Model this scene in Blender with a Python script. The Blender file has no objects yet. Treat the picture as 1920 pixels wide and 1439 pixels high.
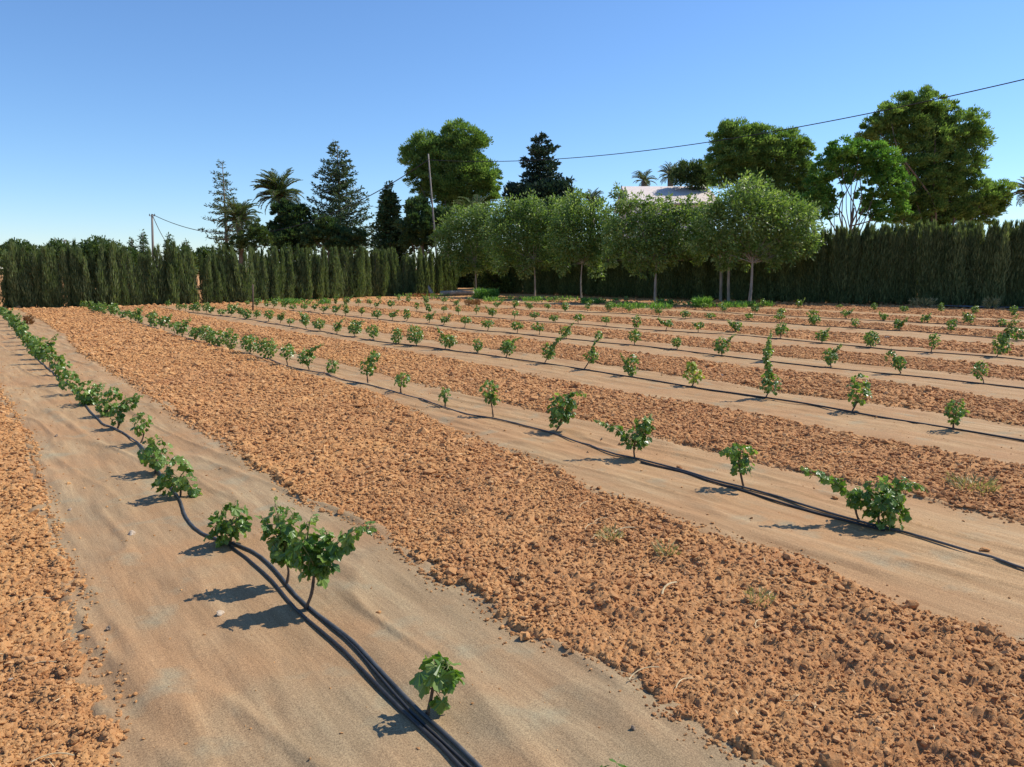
import bpy, math, random
import numpy as np
from mathutils import Vector
R = math.radians
scene = bpy.context.scene
COL = scene.collection

# ------------------------------------------------------------------ camera, sky, sun, exposure
F, CX, CY, Y0, HC = 1390.0, 960.0, 719.5, 503.0, 1.6
PITCH = math.atan((CY - Y0) / F)
cam_d = bpy.data.cameras.new('camera'); cam = bpy.data.objects.new('camera', cam_d); COL.objects.link(cam)
cam.location = (0, 0, HC); cam.rotation_euler = (R(90) - PITCH, 0, 0)
cam_d.sensor_width = 36; cam_d.lens = 36 * F / 1920; cam_d.clip_start = 0.05; cam_d.clip_end = 5000
scene.camera = cam
SUN_AZ, SUN_EL = 67.0, 48.0            # clockwise from the viewing direction (+Y); height above the horizon
world = bpy.data.worlds.new('World'); scene.world = world; world.use_nodes = True
wn = world.node_tree.nodes; wl = world.node_tree.links
sky = wn.new('ShaderNodeTexSky'); sky.sky_type = 'NISHITA'; sky.sun_disc = False
sky.sun_elevation = R(SUN_EL); sky.sun_rotation = R(SUN_AZ)
sky.air_density = 1.04; sky.dust_density = 0.0; sky.ozone_density = 10.0; sky.altitude = 0
bg = wn['Background']; bg.inputs['Strength'].default_value = 0.15
wl.new(sky.outputs['Color'], bg.inputs['Color'])
sun_d = bpy.data.lights.new('sun', 'SUN'); sun_d.energy = 4.9; sun_d.angle = R(0.5); sun_d.color = (1.0, 0.94, 0.83)
sun = bpy.data.objects.new('sun', sun_d); COL.objects.link(sun)
sd = Vector((math.sin(R(SUN_AZ)) * math.cos(R(SUN_EL)), math.cos(R(SUN_AZ)) * math.cos(R(SUN_EL)), math.sin(R(SUN_EL))))
sun.rotation_euler = sd.to_track_quat('Z', 'Y').to_euler(); sun.location = (20, 10, 30)
scene.view_settings.view_transform = 'Standard'; scene.view_settings.look = 'None'
scene.view_settings.exposure = 0.14; scene.view_settings.gamma = 1.0
scene.render.engine = 'CYCLES'
scene.cycles.max_bounces = 6; scene.cycles.diffuse_bounces = 3; scene.cycles.transmission_bounces = 4; scene.cycles.glossy_bounces = 2

# ------------------------------------------------------------------ measuring helpers
def ray(px, py):
    x = (px - CX) / F; y = (CY - py) / F
    return x, math.cos(PITCH) + y * math.sin(PITCH), -math.sin(PITCH) + y * math.cos(PITCH)
def ground(px, py, z=0.0):              # where that sight line meets the field
    x, f, u = ray(px, py); t = (HC - z) / -u
    return np.array([x * t, f * t])
def at(px, py, Y):                      # the point of that sight line at distance Y
    x, f, u = ray(px, py); t = Y / f
    return np.array([x * t, Y, HC + u * t])
TH = R(37.4)
AX = np.array([-math.sin(TH), math.cos(TH)]); NX = np.array([math.cos(TH), math.sin(TH)])
def rc(P): return P @ AX, P @ NX        # along the row, across the rows

# ------------------------------------------------------------------ noise
def _h(ix, iy, seed):
    n = (ix.astype(np.int64) * 374761393 + iy.astype(np.int64) * 668265263 + seed * 974634777) & 0xffffffff
    n = ((n ^ (n >> 13)) * 1274126177) & 0xffffffff
    n = ((n ^ (n >> 15)) * 2246822519) & 0xffffffff
    return ((n ^ (n >> 16)) & 0xffffff) / float(0x1000000)
def vnoise(x, y, seed=0):
    ix = np.floor(x); iy = np.floor(y); fx = x - ix; fy = y - iy
    fx = fx * fx * (3 - 2 * fx); fy = fy * fy * (3 - 2 * fy)
    a = _h(ix, iy, seed); b = _h(ix + 1, iy, seed); c = _h(ix, iy + 1, seed); d = _h(ix + 1, iy + 1, seed)
    return (a * (1 - fx) + b * fx) * (1 - fy) + (c * (1 - fx) + d * fx) * fy
def fbm(x, y, seed=0, o=4):
    s = 0; a = .5; t = 0
    for k in range(o):
        s = s + a * vnoise(x * 2 ** k + 17.3 * k, y * 2 ** k - 9.1 * k, seed + k); t += a; a *= .5
    return s / t
def lumps(x, y, cell, prob, seed):      # rounded clods lying on the soil
    ux = x / cell; uy = y / cell; ix = np.floor(ux); iy = np.floor(uy); out = np.zeros_like(x)
    for i in (-1, 0, 1):
        for j in (-1, 0, 1):
            cx = ix + i; cy = iy + j
            px_ = cx + _h(cx, cy, seed); py_ = cy + _h(cx, cy, seed + 1)
            r = .28 + .5 * _h(cx, cy, seed + 2); on = _h(cx, cy, seed + 3) < prob
            d2 = ((ux - px_) ** 2 + (uy - py_) ** 2) / (r * r)
            out = np.maximum(out, np.where(on & (d2 < 1), np.sqrt(np.maximum(0, 1 - d2)) * r * cell, 0))
    return out

# ------------------------------------------------------------------ mesh helpers
class MB:
    def __init__(s): s.V = []; s.T = []; s.Q = []; s.n = 0; s.rt = []; s.rq = []
    def add(s, V, T=None, Q=None, r=None):
        V = np.asarray(V, float).reshape(-1, 3)
        if T is not None and len(T):
            T = np.asarray(T, np.int64).reshape(-1, 3); s.T.append(T + s.n)
            s.rt.append(np.broadcast_to(np.asarray(0.5 if r is None else r, float), (len(T),)) if np.ndim(r) == 0 or r is None else np.asarray(r))
        if Q is not None and len(Q):
            Q = np.asarray(Q, np.int64).reshape(-1, 4); s.Q.append(Q + s.n)
            s.rq.append(np.broadcast_to(np.asarray(0.5 if r is None else r, float), (len(Q),)) if np.ndim(r) == 0 or r is None else np.asarray(r))
        s.V.append(V); s.n += len(V); return s
    def mesh(s, name, mat, smooth=False, loc=None):
        V = np.concatenate(s.V) if s.V else np.zeros((0, 3))
        if loc is not None: V = V - np.asarray(loc)
        T = np.concatenate(s.T) if s.T else np.zeros((0, 3), int); Q = np.concatenate(s.Q) if s.Q else np.zeros((0, 4), int)
        me = bpy.data.meshes.new(name); me.vertices.add(len(V)); me.vertices.foreach_set('co', V.astype(np.float32).ravel())
        li = np.concatenate([T.ravel(), Q.ravel()]).astype(np.int32); me.loops.add(len(li)); me.loops.foreach_set('vertex_index', li)
        nf = len(T) + len(Q); me.polygons.add(nf)
        st = np.concatenate([np.arange(len(T)) * 3, len(T) * 3 + np.arange(len(Q)) * 4]).astype(np.int32)
        me.polygons.foreach_set('loop_start', st)
        me.polygons.foreach_set('use_smooth', np.full(nf, smooth))
        rr = np.concatenate((s.rt + s.rq) or [np.zeros(0)]).astype(np.float32)
        at_ = me.attributes.new('rnd', 'FLOAT', 'FACE'); at_.data.foreach_set('value', rr)
        me.materials.append(mat); me.update(calc_edges=True); return me
    def obj(s, name, mat, parent=None, smooth=False, loc=None):
        me = s.mesh(name, mat, smooth, loc)
        o = bpy.data.objects.new(name, me); COL.objects.link(o)
        if parent is not None: o.parent = parent
        elif loc is not None: o.location = loc
        return o
def empty(name, loc, label, cat, group=None, rz=0):
    o = bpy.data.objects.new(name, None); COL.objects.link(o); o.location = loc; o.rotation_euler = (0, 0, rz)
    o.empty_display_size = .1
    return tag(o, label, cat, group)
def tag(o, label=None, cat=None, group=None, kind=None):
    if label: o['label'] = label
    if cat: o['category'] = cat
    if group: o['group'] = group
    if kind: o['kind'] = kind
    return o
def tube(mb, P, rad, sides=6, r=0.5, cap=True):
    P = np.asarray(P, float); n = len(P); rad = np.broadcast_to(rad, (n,)).astype(float)
    Tn = np.gradient(P, axis=0); Tn /= np.linalg.norm(Tn, axis=1)[:, None] + 1e-9
    ref = np.array([0, 0, 1.]) if abs(Tn[:, 2]).mean() < .8 else np.array([1., 0, 0])
    A = np.cross(Tn, ref); A /= np.linalg.norm(A, axis=1)[:, None] + 1e-9; B = np.cross(Tn, A)
    a = np.arange(sides) * 2 * np.pi / sides
    V = P[:, None] + rad[:, None, None] * (np.cos(a)[None, :, None] * A[:, None] + np.sin(a)[None, :, None] * B[:, None])
    i = np.arange(n - 1)[:, None] * sides; j = np.arange(sides)[None]; j2 = (j + 1) % sides
    Q = np.stack([i + j, i + j2, i + sides + j2, i + sides + j], -1).reshape(-1, 4)
    T = []
    V = V.reshape(-1, 3)
    if cap:
        V = np.vstack([V, P[0], P[-1]]); c0 = n * sides; c1 = c0 + 1
        T = [(c0, (k + 1) % sides, k) for k in range(sides)] + [(c1, (n - 1) * sides + k, (n - 1) * sides + (k + 1) % sides) for k in range(sides)]
        mb.add(V, None, Q, r)
        mb.T.append(np.asarray(T) + mb.n - len(V)); mb.rt.append(np.full(len(T), r))
    else: mb.add(V, None, Q, r)
def smooth_path(P, n=6):                # Catmull-Rom
    P = np.asarray(P, float); Q = np.vstack([2 * P[0] - P[1], P, 2 * P[-1] - P[-2]]); out = []
    for i in range(1, len(Q) - 2):
        for t in np.linspace(0, 1, n, endpoint=False):
            p0, p1, p2, p3 = Q[i - 1:i + 3]
            out.append(.5 * (2 * p1 + (p2 - p0) * t + (2 * p0 - 5 * p1 + 4 * p2 - p3) * t * t + (3 * p1 - p0 - 3 * p2 + p3) * t ** 3))
    out.append(P[-1]); return np.array(out)
def unit(v): return v / (np.linalg.norm(v, axis=-1, keepdims=True) + 1e-9)
def cards(mb, C, D, L, W, rng, r=None):  # leaf sprays: a narrow rhombus each, root at C, pointing along D
    n = len(C); D = unit(D); N = unit(rng.normal(size=(n, 3))); S = unit(np.cross(D, N))
    L = np.broadcast_to(L, (n,))[:, None]; W = np.broadcast_to(W, (n,))[:, None]
    V = np.stack([C, C + D * L * .45 + S * W * .5, C + D * L, C + D * L * .45 - S * W * .5], 1).reshape(-1, 3)
    Q = np.arange(4 * n).reshape(n, 4)
    mb.add(V, None, Q, rng.random(n) if r is None else r)
def ico(sub=0):
    t = (1 + 5 ** .5) / 2
    V = [(-1, t, 0), (1, t, 0), (-1, -t, 0), (1, -t, 0), (0, -1, t), (0, 1, t), (0, -1, -t), (0, 1, -t), (t, 0, -1), (t, 0, 1), (-t, 0, -1), (-t, 0, 1)]
    T = [(0, 11, 5), (0, 5, 1), (0, 1, 7), (0, 7, 10), (0, 10, 11), (1, 5, 9), (5, 11, 4), (11, 10, 2), (10, 7, 6), (7, 1, 8), (3, 9, 4), (3, 4, 2), (3, 2, 6), (3, 6, 8), (3, 8, 9), (4, 9, 5), (2, 4, 11), (6, 2, 10), (8, 6, 7), (9, 8, 1)]
    V = [np.array(v) / np.linalg.norm(v) for v in V]
    for _ in range(sub):
        c = {}; T2 = []
        def m(a, b):
            k = (min(a, b), max(a, b))
            if k not in c: v = V[a] + V[b]; V.append(v / np.linalg.norm(v)); c[k] = len(V) - 1
            return c[k]
        for a, b, d in T:
            x, y, z = m(a, b), m(b, d), m(d, a); T2 += [(a, x, z), (b, y, x), (d, z, y), (x, y, z)]
        T = T2
    return np.array(V), np.array(T)
def rocks(mb, P, S, rng, sub=0, flat=.75):
    V0, T0 = ico(sub); n = len(P)
    if n == 0: return
    q = unit(rng.normal(size=(n, 3))); q2 = unit(np.cross(q, rng.normal(size=(n, 3)))); q3 = np.cross(q, q2)
    M = np.stack([q, q2, q3], 1)                       # random rotation
    k = 6; J = 1 + .22 * rng.normal(size=(k, len(V0)))  # six lumpy shapes
    if sub: J = 1 + .13 * rng.normal(size=(k, len(V0))) + .22 * np.sin(V0 @ rng.normal(size=(3, k)) * 3 + rng.random(k) * 6).T
    pick = rng.integers(0, k, n)
    V = (V0[None] * J[pick][:, :, None]) * (S[:, None, None] * (rng.uniform(.6, 1.25, (n, 1, 3))))
    V = np.einsum('nvi,nij->nvj', V, M); V[:, :, 2] *= flat
    V = V + P[:, None]
    T = (T0[None] + (np.arange(n) * len(V0))[:, None, None]).reshape(-1, 3)
    mb.add(V.reshape(-1, 3), T, None, np.repeat(rng.random(n), len(T0)))

# ------------------------------------------------------------------ materials
def newmat(name):
    m = bpy.data.materials.new(name); m.use_nodes = True; nt = m.node_tree
    return m, nt, nt.nodes['Principled BSDF'], nt.nodes['Material Output']
def N(nt, t, **k):
    n = nt.nodes.new(t)
    for a, b in k.items():
        if a in n.inputs.keys(): n.inputs[a].default_value = b
        else: setattr(n, a, b)
    return n
def ramp(nt, src, stops):
    r = nt.nodes.new('ShaderNodeValToRGB'); e = r.color_ramp.elements
    while len(e) > 1: e.remove(e[-1])
    for i, (p, c) in enumerate(stops):
        x = e[0] if i == 0 else e.new(p); x.position = p; x.color = (*c, 1) if len(c) == 3 else c
    nt.links.new(src, r.inputs['Fac']); return r.outputs['Color']
def mixc(nt, fac, a, b, mode='MIX'):
    m = nt.nodes.new('ShaderNodeMix'); m.data_type = 'RGBA'; m.blend_type = mode
    for s, v in ((m.inputs[0], fac), (m.inputs[6], a), (m.inputs[7], b)):
        if isinstance(v, (int, float)): s.default_value = v
        elif isinstance(v, tuple): s.default_value = (*v, 1)
        else: nt.links.new(v, s)
    return m.outputs[2]
def noise(nt, scale, vec=None, detail=4, rough=.55, **k):
    n = N(nt, 'ShaderNodeTexNoise', Scale=scale, Detail=detail, Roughness=rough)
    if vec is not None: nt.links.new(vec, n.inputs['Vector'])
    return n.outputs['Fac']
def coords(nt, scale=(1, 1, 1)):
    c = nt.nodes.new('ShaderNodeTexCoord'); mp = nt.nodes.new('ShaderNodeMapping'); mp.inputs['Scale'].default_value = scale
    nt.links.new(c.outputs['Object'], mp.inputs['Vector']); return mp.outputs['Vector']
def bump(nt, h, strength, dist, b):
    n = nt.nodes.new('ShaderNodeBump'); n.inputs['Strength'].default_value = strength; n.inputs['Distance'].default_value = dist
    nt.links.new(h, n.inputs['Height']); nt.links.new(n.outputs['Normal'], b.inputs['Normal'])
def leafmat(name, dark, mid, light, trans=.35, rough=.5, spec=.3, tcol=None):
    m, nt, b, out = newmat(name)
    a = N(nt, 'ShaderNodeAttribute', attribute_name='rnd')
    c = ramp(nt, a.outputs['Fac'], [(0, dark), (.5, mid), (1, light)])
    nt.links.new(c, b.inputs['Base Color']); b.inputs['Roughness'].default_value = rough; b.inputs['Specular IOR Level'].default_value = spec
    t = nt.nodes.new('ShaderNodeBsdfTranslucent'); tc = mixc(nt, 1.0, c, tcol or (1.3, 1.35, .6), 'MULTIPLY'); nt.links.new(tc, t.inputs['Color'])
    mx = nt.nodes.new('ShaderNodeMixShader'); mx.inputs[0].default_value = trans
    nt.links.new(b.outputs[0], mx.inputs[1]); nt.links.new(t.outputs[0], mx.inputs[2]); nt.links.new(mx.outputs[0], out.inputs['Surface'])
    return m
def plain(name, c1, c2, scale=8, rough=.8, bs=.3, bd=.01, vscale=(1, 1, 1), spec=.3):
    m, nt, b, out = newmat(name); v = coords(nt, vscale); n = noise(nt, scale, v, 5)
    nt.links.new(ramp(nt, n, [(.3, c1), (.7, c2)]), b.inputs['Base Color']); b.inputs['Roughness'].default_value = rough
    b.inputs['Specular IOR Level'].default_value = spec
    if bs: bump(nt, n, bs, bd, b)
    return m
def soil_mat(name, attr):
    m, nt, b, out = newmat(name); g = nt.nodes.new('ShaderNodeNewGeometry').outputs['Position']
    big = noise(nt, .35, g, 3); med = noise(nt, 3.0, g, 4); fine = noise(nt, 55, g, 4, .65)
    # the ploughed earth is more orange to the left, more brown-red to the right
    sx = nt.nodes.new('ShaderNodeSeparateXYZ'); nt.links.new(g, sx.inputs[0])
    mr = N(nt, 'ShaderNodeMapRange'); nt.links.new(sx.outputs['X'], mr.inputs['Value']); mr.inputs['From Min'].default_value = -2.2; mr.inputs['From Max'].default_value = 1.6
    base = mixc(nt, mr.outputs[0], (.62, .31, .105), (.45, .192, .074))
    c = mixc(nt, ramp(nt, big, [(.35, (0, 0, 0)), (.65, (1, 1, 1))]), base, (.48, .225, .088))
    f0 = mixc(nt, .55, c, ramp(nt, med, [(.3, (.35, .145, .058)), (.7, (.57, .305, .12))]))
    c2 = mixc(nt, ramp(nt, fine, [(.35, (.0, .0, .0)), (.7, (.45, .45, .45))]), f0, (.58, .36, .18))
    if attr:
        a = N(nt, 'ShaderNodeAttribute', attribute_name='rnd')
        c2 = mixc(nt, 1.0, c2, ramp(nt, a.outputs['Fac'], [(0, (.80, .72, .68)), (.4, (1, 1, 1)), (.92, (1.15, 1.15, 1.12)), (1, (1.25, 1.4, 1.6))]), 'MULTIPLY')
    nt.links.new(c2, b.inputs['Base Color']); b.inputs['Roughness'].default_value = .95; b.inputs['Specular IOR Level'].default_value = .15
    bn = noise(nt, 90, g, 5, .7); bump(nt, bn, .8, .012, b)
    return m
M_SOIL = soil_mat('red_soil', False); M_CLOD = soil_mat('soil_clods', True)
def mat_mat():
    m, nt, b, out = newmat('woven_weed_mat')
    v = coords(nt); st = coords(nt, (1, .10, 1)); st2 = coords(nt, (1, .05, 1))
    g = nt.nodes.new('ShaderNodeNewGeometry').outputs['Position']
    big = noise(nt, .9, g, 4); streak = noise(nt, 9, st, 5, .6); fine_st = noise(nt, 60, st2, 3, .6); speck = noise(nt, 170, v, 4, .9); blot = noise(nt, 3.2, g, 4)
    c = ramp(nt, streak, [(.3, (.345, .20, .092)), (.52, (.405, .25, .122)), (.72, (.47, .315, .168))])
    sx = nt.nodes.new('ShaderNodeSeparateXYZ'); nt.links.new(v, sx.inputs[0])
    mr = N(nt, 'ShaderNodeMapRange'); nt.links.new(sx.outputs['X'], mr.inputs['Value']); mr.inputs['From Min'].default_value = 1.9; mr.inputs['From Max'].default_value = 4.2
    my = N(nt, 'ShaderNodeMapRange'); nt.links.new(sx.outputs['Y'], my.inputs['Value']); my.inputs['From Min'].default_value = 1.0; my.inputs['From Max'].default_value = 12; my.inputs['To Max'].default_value = 1.0
    near = nt.nodes.new('ShaderNodeMath'); near.operation = 'MAXIMUM'; nt.links.new(mr.outputs[0], near.inputs[0]); nt.links.new(my.outputs[0], near.inputs[1])
    # the nearest mat carries less red dust than the others: greyer cloth shows
    grey = ramp(nt, streak, [(.3, (.245, .172, .096)), (.52, (.295, .213, .123)), (.72, (.36, .27, .155))])
    c = mixc(nt, near.outputs[0], grey, c)
    c = mixc(nt, ramp(nt, big, [(.42, (0, 0, 0)), (.62, (.6, .6, .6))]), c, (.38, .20, .09))       # red dust
    c = mixc(nt, ramp(nt, blot, [(.56, (0, 0, 0)), (.72, (.5, .5, .5))]), c, (.27, .26, .175))      # bare greenish cloth
    c = mixc(nt, .55, c, ramp(nt, fine_st, [(.3, (.80, .80, .80)), (.7, (1.15, 1.15, 1.15))]), 'MULTIPLY')
    c = mixc(nt, .55, c, ramp(nt, speck, [(.38, (.25, .24, .22)), (.5, (1, 1, 1)), (.62, (1.8, 1.8, 1.75))]), 'MULTIPLY')
    nt.links.new(c, b.inputs['Base Color']); b.inputs['Roughness'].default_value = .85; b.inputs['Specular IOR Level'].default_value = .2
    h = N(nt, 'ShaderNodeMath'); h.operation = 'ADD'; nt.links.new(speck, h.inputs[0])
    s3 = N(nt, 'ShaderNodeMath'); s3.operation = 'MULTIPLY'; s3.inputs[1].default_value = 6; nt.links.new(streak, s3.inputs[0]); nt.links.new(s3.outputs[0], h.inputs[1])
    bump(nt, h.outputs[0], .45, .003, b)
    return m
M_MAT = mat_mat()
M_GREYMAT = plain('grey_ground_cloth', (.22, .22, .23), (.34, .33, .32), 6)
M_VINE = leafmat('vine_leaf', (.06, .135, .018), (.135, .245, .04), (.34, .43, .12), .4, .34, .6)
M_VINEY = leafmat('yellowing_vine_leaf', (.12, .20, .03), (.30, .38, .06), (.55, .52, .14), .35, .42, .4)
M_VBARK = plain('vine_wood', (.06, .04, .028), (.17, .12, .08), 60, .85, .5, .003, (1, 1, .3))
M_SHOOT = plain('green_shoot', (.13, .15, .05), (.24, .24, .09), 40, .6, .1, .002)
M_BARK = plain('tree_bark', (.10, .075, .055), (.24, .19, .14), 6, .9, .7, .03, (1, 1, .25))
M_PALE = plain('pale_bark', (.22, .19, .15), (.42, .375, .30), 7, .85, .4, .02, (1, 1, .3))
M_PINE = leafmat('pine_needles', (.07, .14, .035), (.145, .245, .07), (.31, .42, .14), .44, .55, .25)
M_DPINE = leafmat('dark_conifer', (.03, .065, .028), (.06, .11, .045), (.13, .19, .075), .3, .5, .25)
M_CEDAR = leafmat('cedar_needles', (.018, .04, .028), (.032, .065, .042), (.065, .105, .07), .15, .5, .25)
M_CYP = leafmat('cypress_foliage', (.05, .085, .032), (.125, .17, .072), (.29, .34, .15), .36, .6, .2)
M_ARAU = leafmat('araucaria_foliage', (.035, .07, .035), (.06, .105, .05), (.12, .17, .085), .2, .5, .3)
M_PALM = leafmat('palm_leaflets', (.05, .085, .025), (.10, .15, .045), (.20, .25, .09), .22, .4, .4)
M_OAK = leafmat('broad_leaf', (.06, .15, .03), (.12, .26, .055), (.24, .40, .10), .42, .5, .3)
M_MUL = leafmat('orchard_leaf', (.07, .135, .03), (.16, .25, .065), (.38, .47, .20), .44, .42, .45)
M_BUSH = leafmat('dark_shrub_leaf', (.035, .07, .022), (.075, .125, .04), (.17, .22, .08), .32, .5, .3)
M_HOSE = plain('black_pipe', (.02, .02, .022), (.045, .043, .042), 30, .55, .1, .001, spec=.4)
M_HOSEG = plain('dusty_blue_grey_pipe', (.035, .034, .033), (.12, .115, .108), 12, .5, .1, .001, spec=.45)
M_WIRE = plain('cable', (.012, .012, .014), (.03, .03, .03), 5, .6, 0)
M_POLE = plain('weathered_pole', (.16, .14, .125), (.30, .27, .24), 3, .85, .3, .01, (3, 3, .3))
M_STONE = plain('pale_stone', (.34, .25, .17), (.56, .45, .33), 30, .9, .5, .006)
M_DSTONE = plain('dark_stone', (.12, .09, .07), (.26, .19, .13), 40, .9, .5, .006)
M_STRAW = plain('dry_straw', (.48, .34, .17), (.72, .56, .33), 30, .8, 0)
M_DRY = leafmat('dead_leaf', (.16, .07, .03), (.26, .13, .06), (.38, .22, .10), .2, .7, .2)
M_WALL = plain('white_plaster', (.66, .64, .60), (.78, .76, .72), 2, .9, .1, .01)
M_ROOF = plain('sun_bleached_roof', (.62, .50, .44), (.80, .72, .66), 3, .85, .4, .03, (1, 6, 1))
M_WIN = plain('dark_glass', (.02, .025, .03), (.05, .055, .06), 2, .15, 0, spec=.6)

# ------------------------------------------------------------------ the field: mats and soil strips
def tab(pts): 
    a = np.array([rc(ground(*p)) for p in pts]); a = a[np.argsort(a[:, 0])]; return a[:, 0], a[:, 1]
T1L = tab([(220, 1439), (234, 1300), (232, 1270), (182, 1268), (178, 1230), (145, 1200), (148, 1160), (152, 1130), (120, 1070), (98, 1040), (96, 1010), (75, 960), (80, 930), (60, 890), (64, 850), (34, 790), (0, 740)])
T1R = tab([(1440, 1439), (1340, 1390), (1240, 1330), (1190, 1270), (1090, 1225), (1000, 1200), (970, 1190), (930, 1150), (870, 1100), (830, 1100), (760, 1050), (700, 1000), (640, 970), (570, 950), (520, 890), (480, 880), (420, 830), (350, 790), (250, 720), (150, 660), (90, 610)])
T2L = tab([(1920, 1215), (1870, 1190), (1720, 1150), (1600, 1100), (1500, 1040), (1400, 1020), (1280, 980), (1200, 945), (1110, 930), (1090, 915), (1040, 880), (960, 850), (850, 810), (700, 740), (560, 700), (400, 650), (300, 620), (200, 590)])
MATS = [  # row offset, near edge, far edge
    (1.24, None, None), (4.6, None, None), (8.0, 6.93, 8.62), (11.4, 10.35, 12.1), (14.85, 13.75, 15.45), (18.7, 17.5, 19.3), (22.3, 21.3, 22.9), (26.2, 25.4, 26.8), (-2.1, -2.95, -1.2)]
def edges(k, s):
    off, L, Rr = MATS[k]
    w = (fbm(s * .35, s * 0 + k * 7.1, 11, 2) - .5) * .30 + (fbm(s * 2.2, s * 0 + k * 3.3, 12, 3) - .5) * .22
    w2 = (fbm(s * .35, s * 0 + k * 5.1 + 50, 13, 2) - .5) * .30 + (fbm(s * 2.2, s * 0 + k * 3.9 + 90, 14, 3) - .5) * .22
    if k == 0: return np.interp(s, *T1L) + w2 * .35, np.interp(s, *T1R) + w * .35
    if k == 1: return np.interp(s, *T2L) + w2 * .25, 5.26 + w * .6
    return L + w, Rr + w2
FIELD_S0, FIELD_S1 = -6.0, 34.2
def in_field(x, y):   # 1 inside the field, 0 past its ends
    s, n = x * AX[0] + y * AX[1], x * NX[0] + y * NX[1]
    return s, n
def soil_h(x, y, detail=True):
    s, n = in_field(x, y)
    m = np.full(x.shape, -9.0)                       # how far inside a mat (positive under it)
    for k in range(len(MATS)):
        L, Rr = edges(k, s); m = np.maximum(m, np.minimum(n - L, Rr - n))
    m = np.minimum(m, np.minimum(s - FIELD_S0, np.where(n > 20, 38, FIELD_S1) - s))
    rag = (fbm(x * 14, y * 14, 21, 3) - .5) * .07
    t = np.clip((.03 - m + rag) / .065, 0, 1); t = t * t * (3 - 2 * t)   # 1 on bare soil
    z = -.045 + t * .060
    rough = t * ((fbm(x * 1.1, y * 1.1, 31, 3) - .5) * .045 + (fbm(x * 7, y * 7, 35, 3) - .5) * .015)
    z = z + rough
    r = np.hypot(x, y)
    far = np.clip((r - 60) / 60, 0, 1); z = z * (1 - far)
    if detail:
        c = lumps(x, y, .026, .75, 41) * .7 + lumps(x, y, .085, .08, 51) * .45
        c = c + np.where(r < 9, lumps(x, y, .014, .9, 61) * .8, 0)
        c = c - lumps(x, y, .13, .13, 55) * .30     # small hollows
        z = z + t * c * np.clip(1 - (r - 45) / 20, 0, 1)
    return z, t
def build_ground():
    # one sheet, finely divided where it is seen and coarse beyond
    r = [0.9]
    while r[-1] < 55: r.append(r[-1] * 1.0036 + .0008)
    while r[-1] < 3500: r.append(r[-1] * 1.12)
    r = np.array(r)
    a = np.concatenate([np.linspace(-46, 46, 900), np.linspace(46, 314, 46)[1:]]); a = np.radians(a)
    Rr, A = np.meshgrid(r, a, indexing='ij'); x = Rr * np.sin(A); y = Rr * np.cos(A)
    z, t = soil_h(x, y)
    V = np.stack([x, y, z], -1).reshape(-1, 3); nr, na = x.shape
    i = np.arange(nr - 1)[:, None] * na; j = np.arange(na - 1)[None]
    Q = np.stack([i + j, i + na + j, i + na + j + 1, i + j + 1], -1).reshape(-1, 4)
    V = np.vstack([V, [0, 0, -.045]]); c = len(V) - 1
    T = np.stack([np.full(na - 1, c), np.arange(na - 1), np.arange(na - 1) + 1], 1)[:, [0, 1, 2]]
    mb = MB(); mb.add(V, T, Q, .5)
    o = mb.obj('ground', M_SOIL, smooth=True); tag(o, kind='structure')
build_ground()

def mat_z(s, n, k):
    z = .006 + (fbm(n * 7 + s * 1.2, s * .9, 71 + k, 3) - .5) * .017 + (fbm(n * 16 - s * 2, s * 2.2, 75 + k, 2) - .5) * .008
    rd = 1 - np.abs(2 * fbm(n * 3.4 + s * .25, s * .55 + n * .4, 85 + k, 2) - 1); z = z + np.maximum(0, rd - .80) ** 1.4 * .17
    z = z + np.maximum(0, fbm(n * 3.2 + s * .8, s * 1.3 - n, 78 + k, 2) - .60) * .06
    return z
def build_mats():
    lab = ['sand-coloured woven weed mat under the leftmost row of vines, filling the lower left',
           'sandy weed mat under the second row of vines from the left', 'sandy weed mat under the third row of vines from the left',
           'sandy weed mat under the fourth row of vines from the left', 'sandy weed mat under the fifth row of vines from the left',
           'sandy weed mat under the sixth row of vines from the left', 'thin far strip of weed mat under the seventh row of vines',
           'thin far strip of weed mat under the eighth row, beside the right hedge', None]
    for k, (off, L, Rr) in enumerate(MATS[:8]):
        s = [-1.5 if k < 2 else 0.0]
        while s[-1] < (FIELD_S1 - .05 if k < 5 else 37.5 if k < 7 else 30): s.append(s[-1] + max(.017, .005 * math.hypot(s[-1], off)))
        s = np.array(s); L_, R_ = edges(k, s); L_ = L_ - .16; R_ = R_ + .16
        nn = max(16, int(1.9 / max(.017, .0045 * off)))
        u = np.linspace(0, 1, nn); S = np.repeat(s[:, None], nn, 1); Nn = L_[:, None] * (1 - u) + R_[:, None] * u
        z = mat_z(S, Nn, k)
        edge = np.minimum(u, 1 - u) * (R_ - L_)[:, None]
        z = z - np.clip((.10 - edge) / .10, 0, 1) * .045
        V = np.stack([Nn, S, z], -1).reshape(-1, 3); m_ = len(s)
        i = np.arange(m_ - 1)[:, None] * nn; j = np.arange(nn - 1)[None]
        Q = np.stack([i + j, i + j + 1, i + nn + j + 1, i + nn + j], -1).reshape(-1, 4)
        mb = MB().add(V, None, Q, .5); o = mb.obj('weed_mat', M_MAT, smooth=True); o.rotation_euler = (0, 0, TH)
        tag(o, lab[k], 'weed mat', 'weed mats under the vine rows')
build_mats()
def surf(x, y):       # height of whatever lies uppermost at x, y
    x = np.atleast_1d(np.asarray(x, float)); y = np.atleast_1d(np.asarray(y, float)); z, t = soil_h(x, y)
    s, n = in_field(x, y); out = z.copy()
    for k in range(8):
        L, Rr = edges(k, s); inside = (n > L - .05) & (n < Rr + .05); out = np.where(inside, np.maximum(out, mat_z(s, n, k)), out)
    return out

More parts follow.
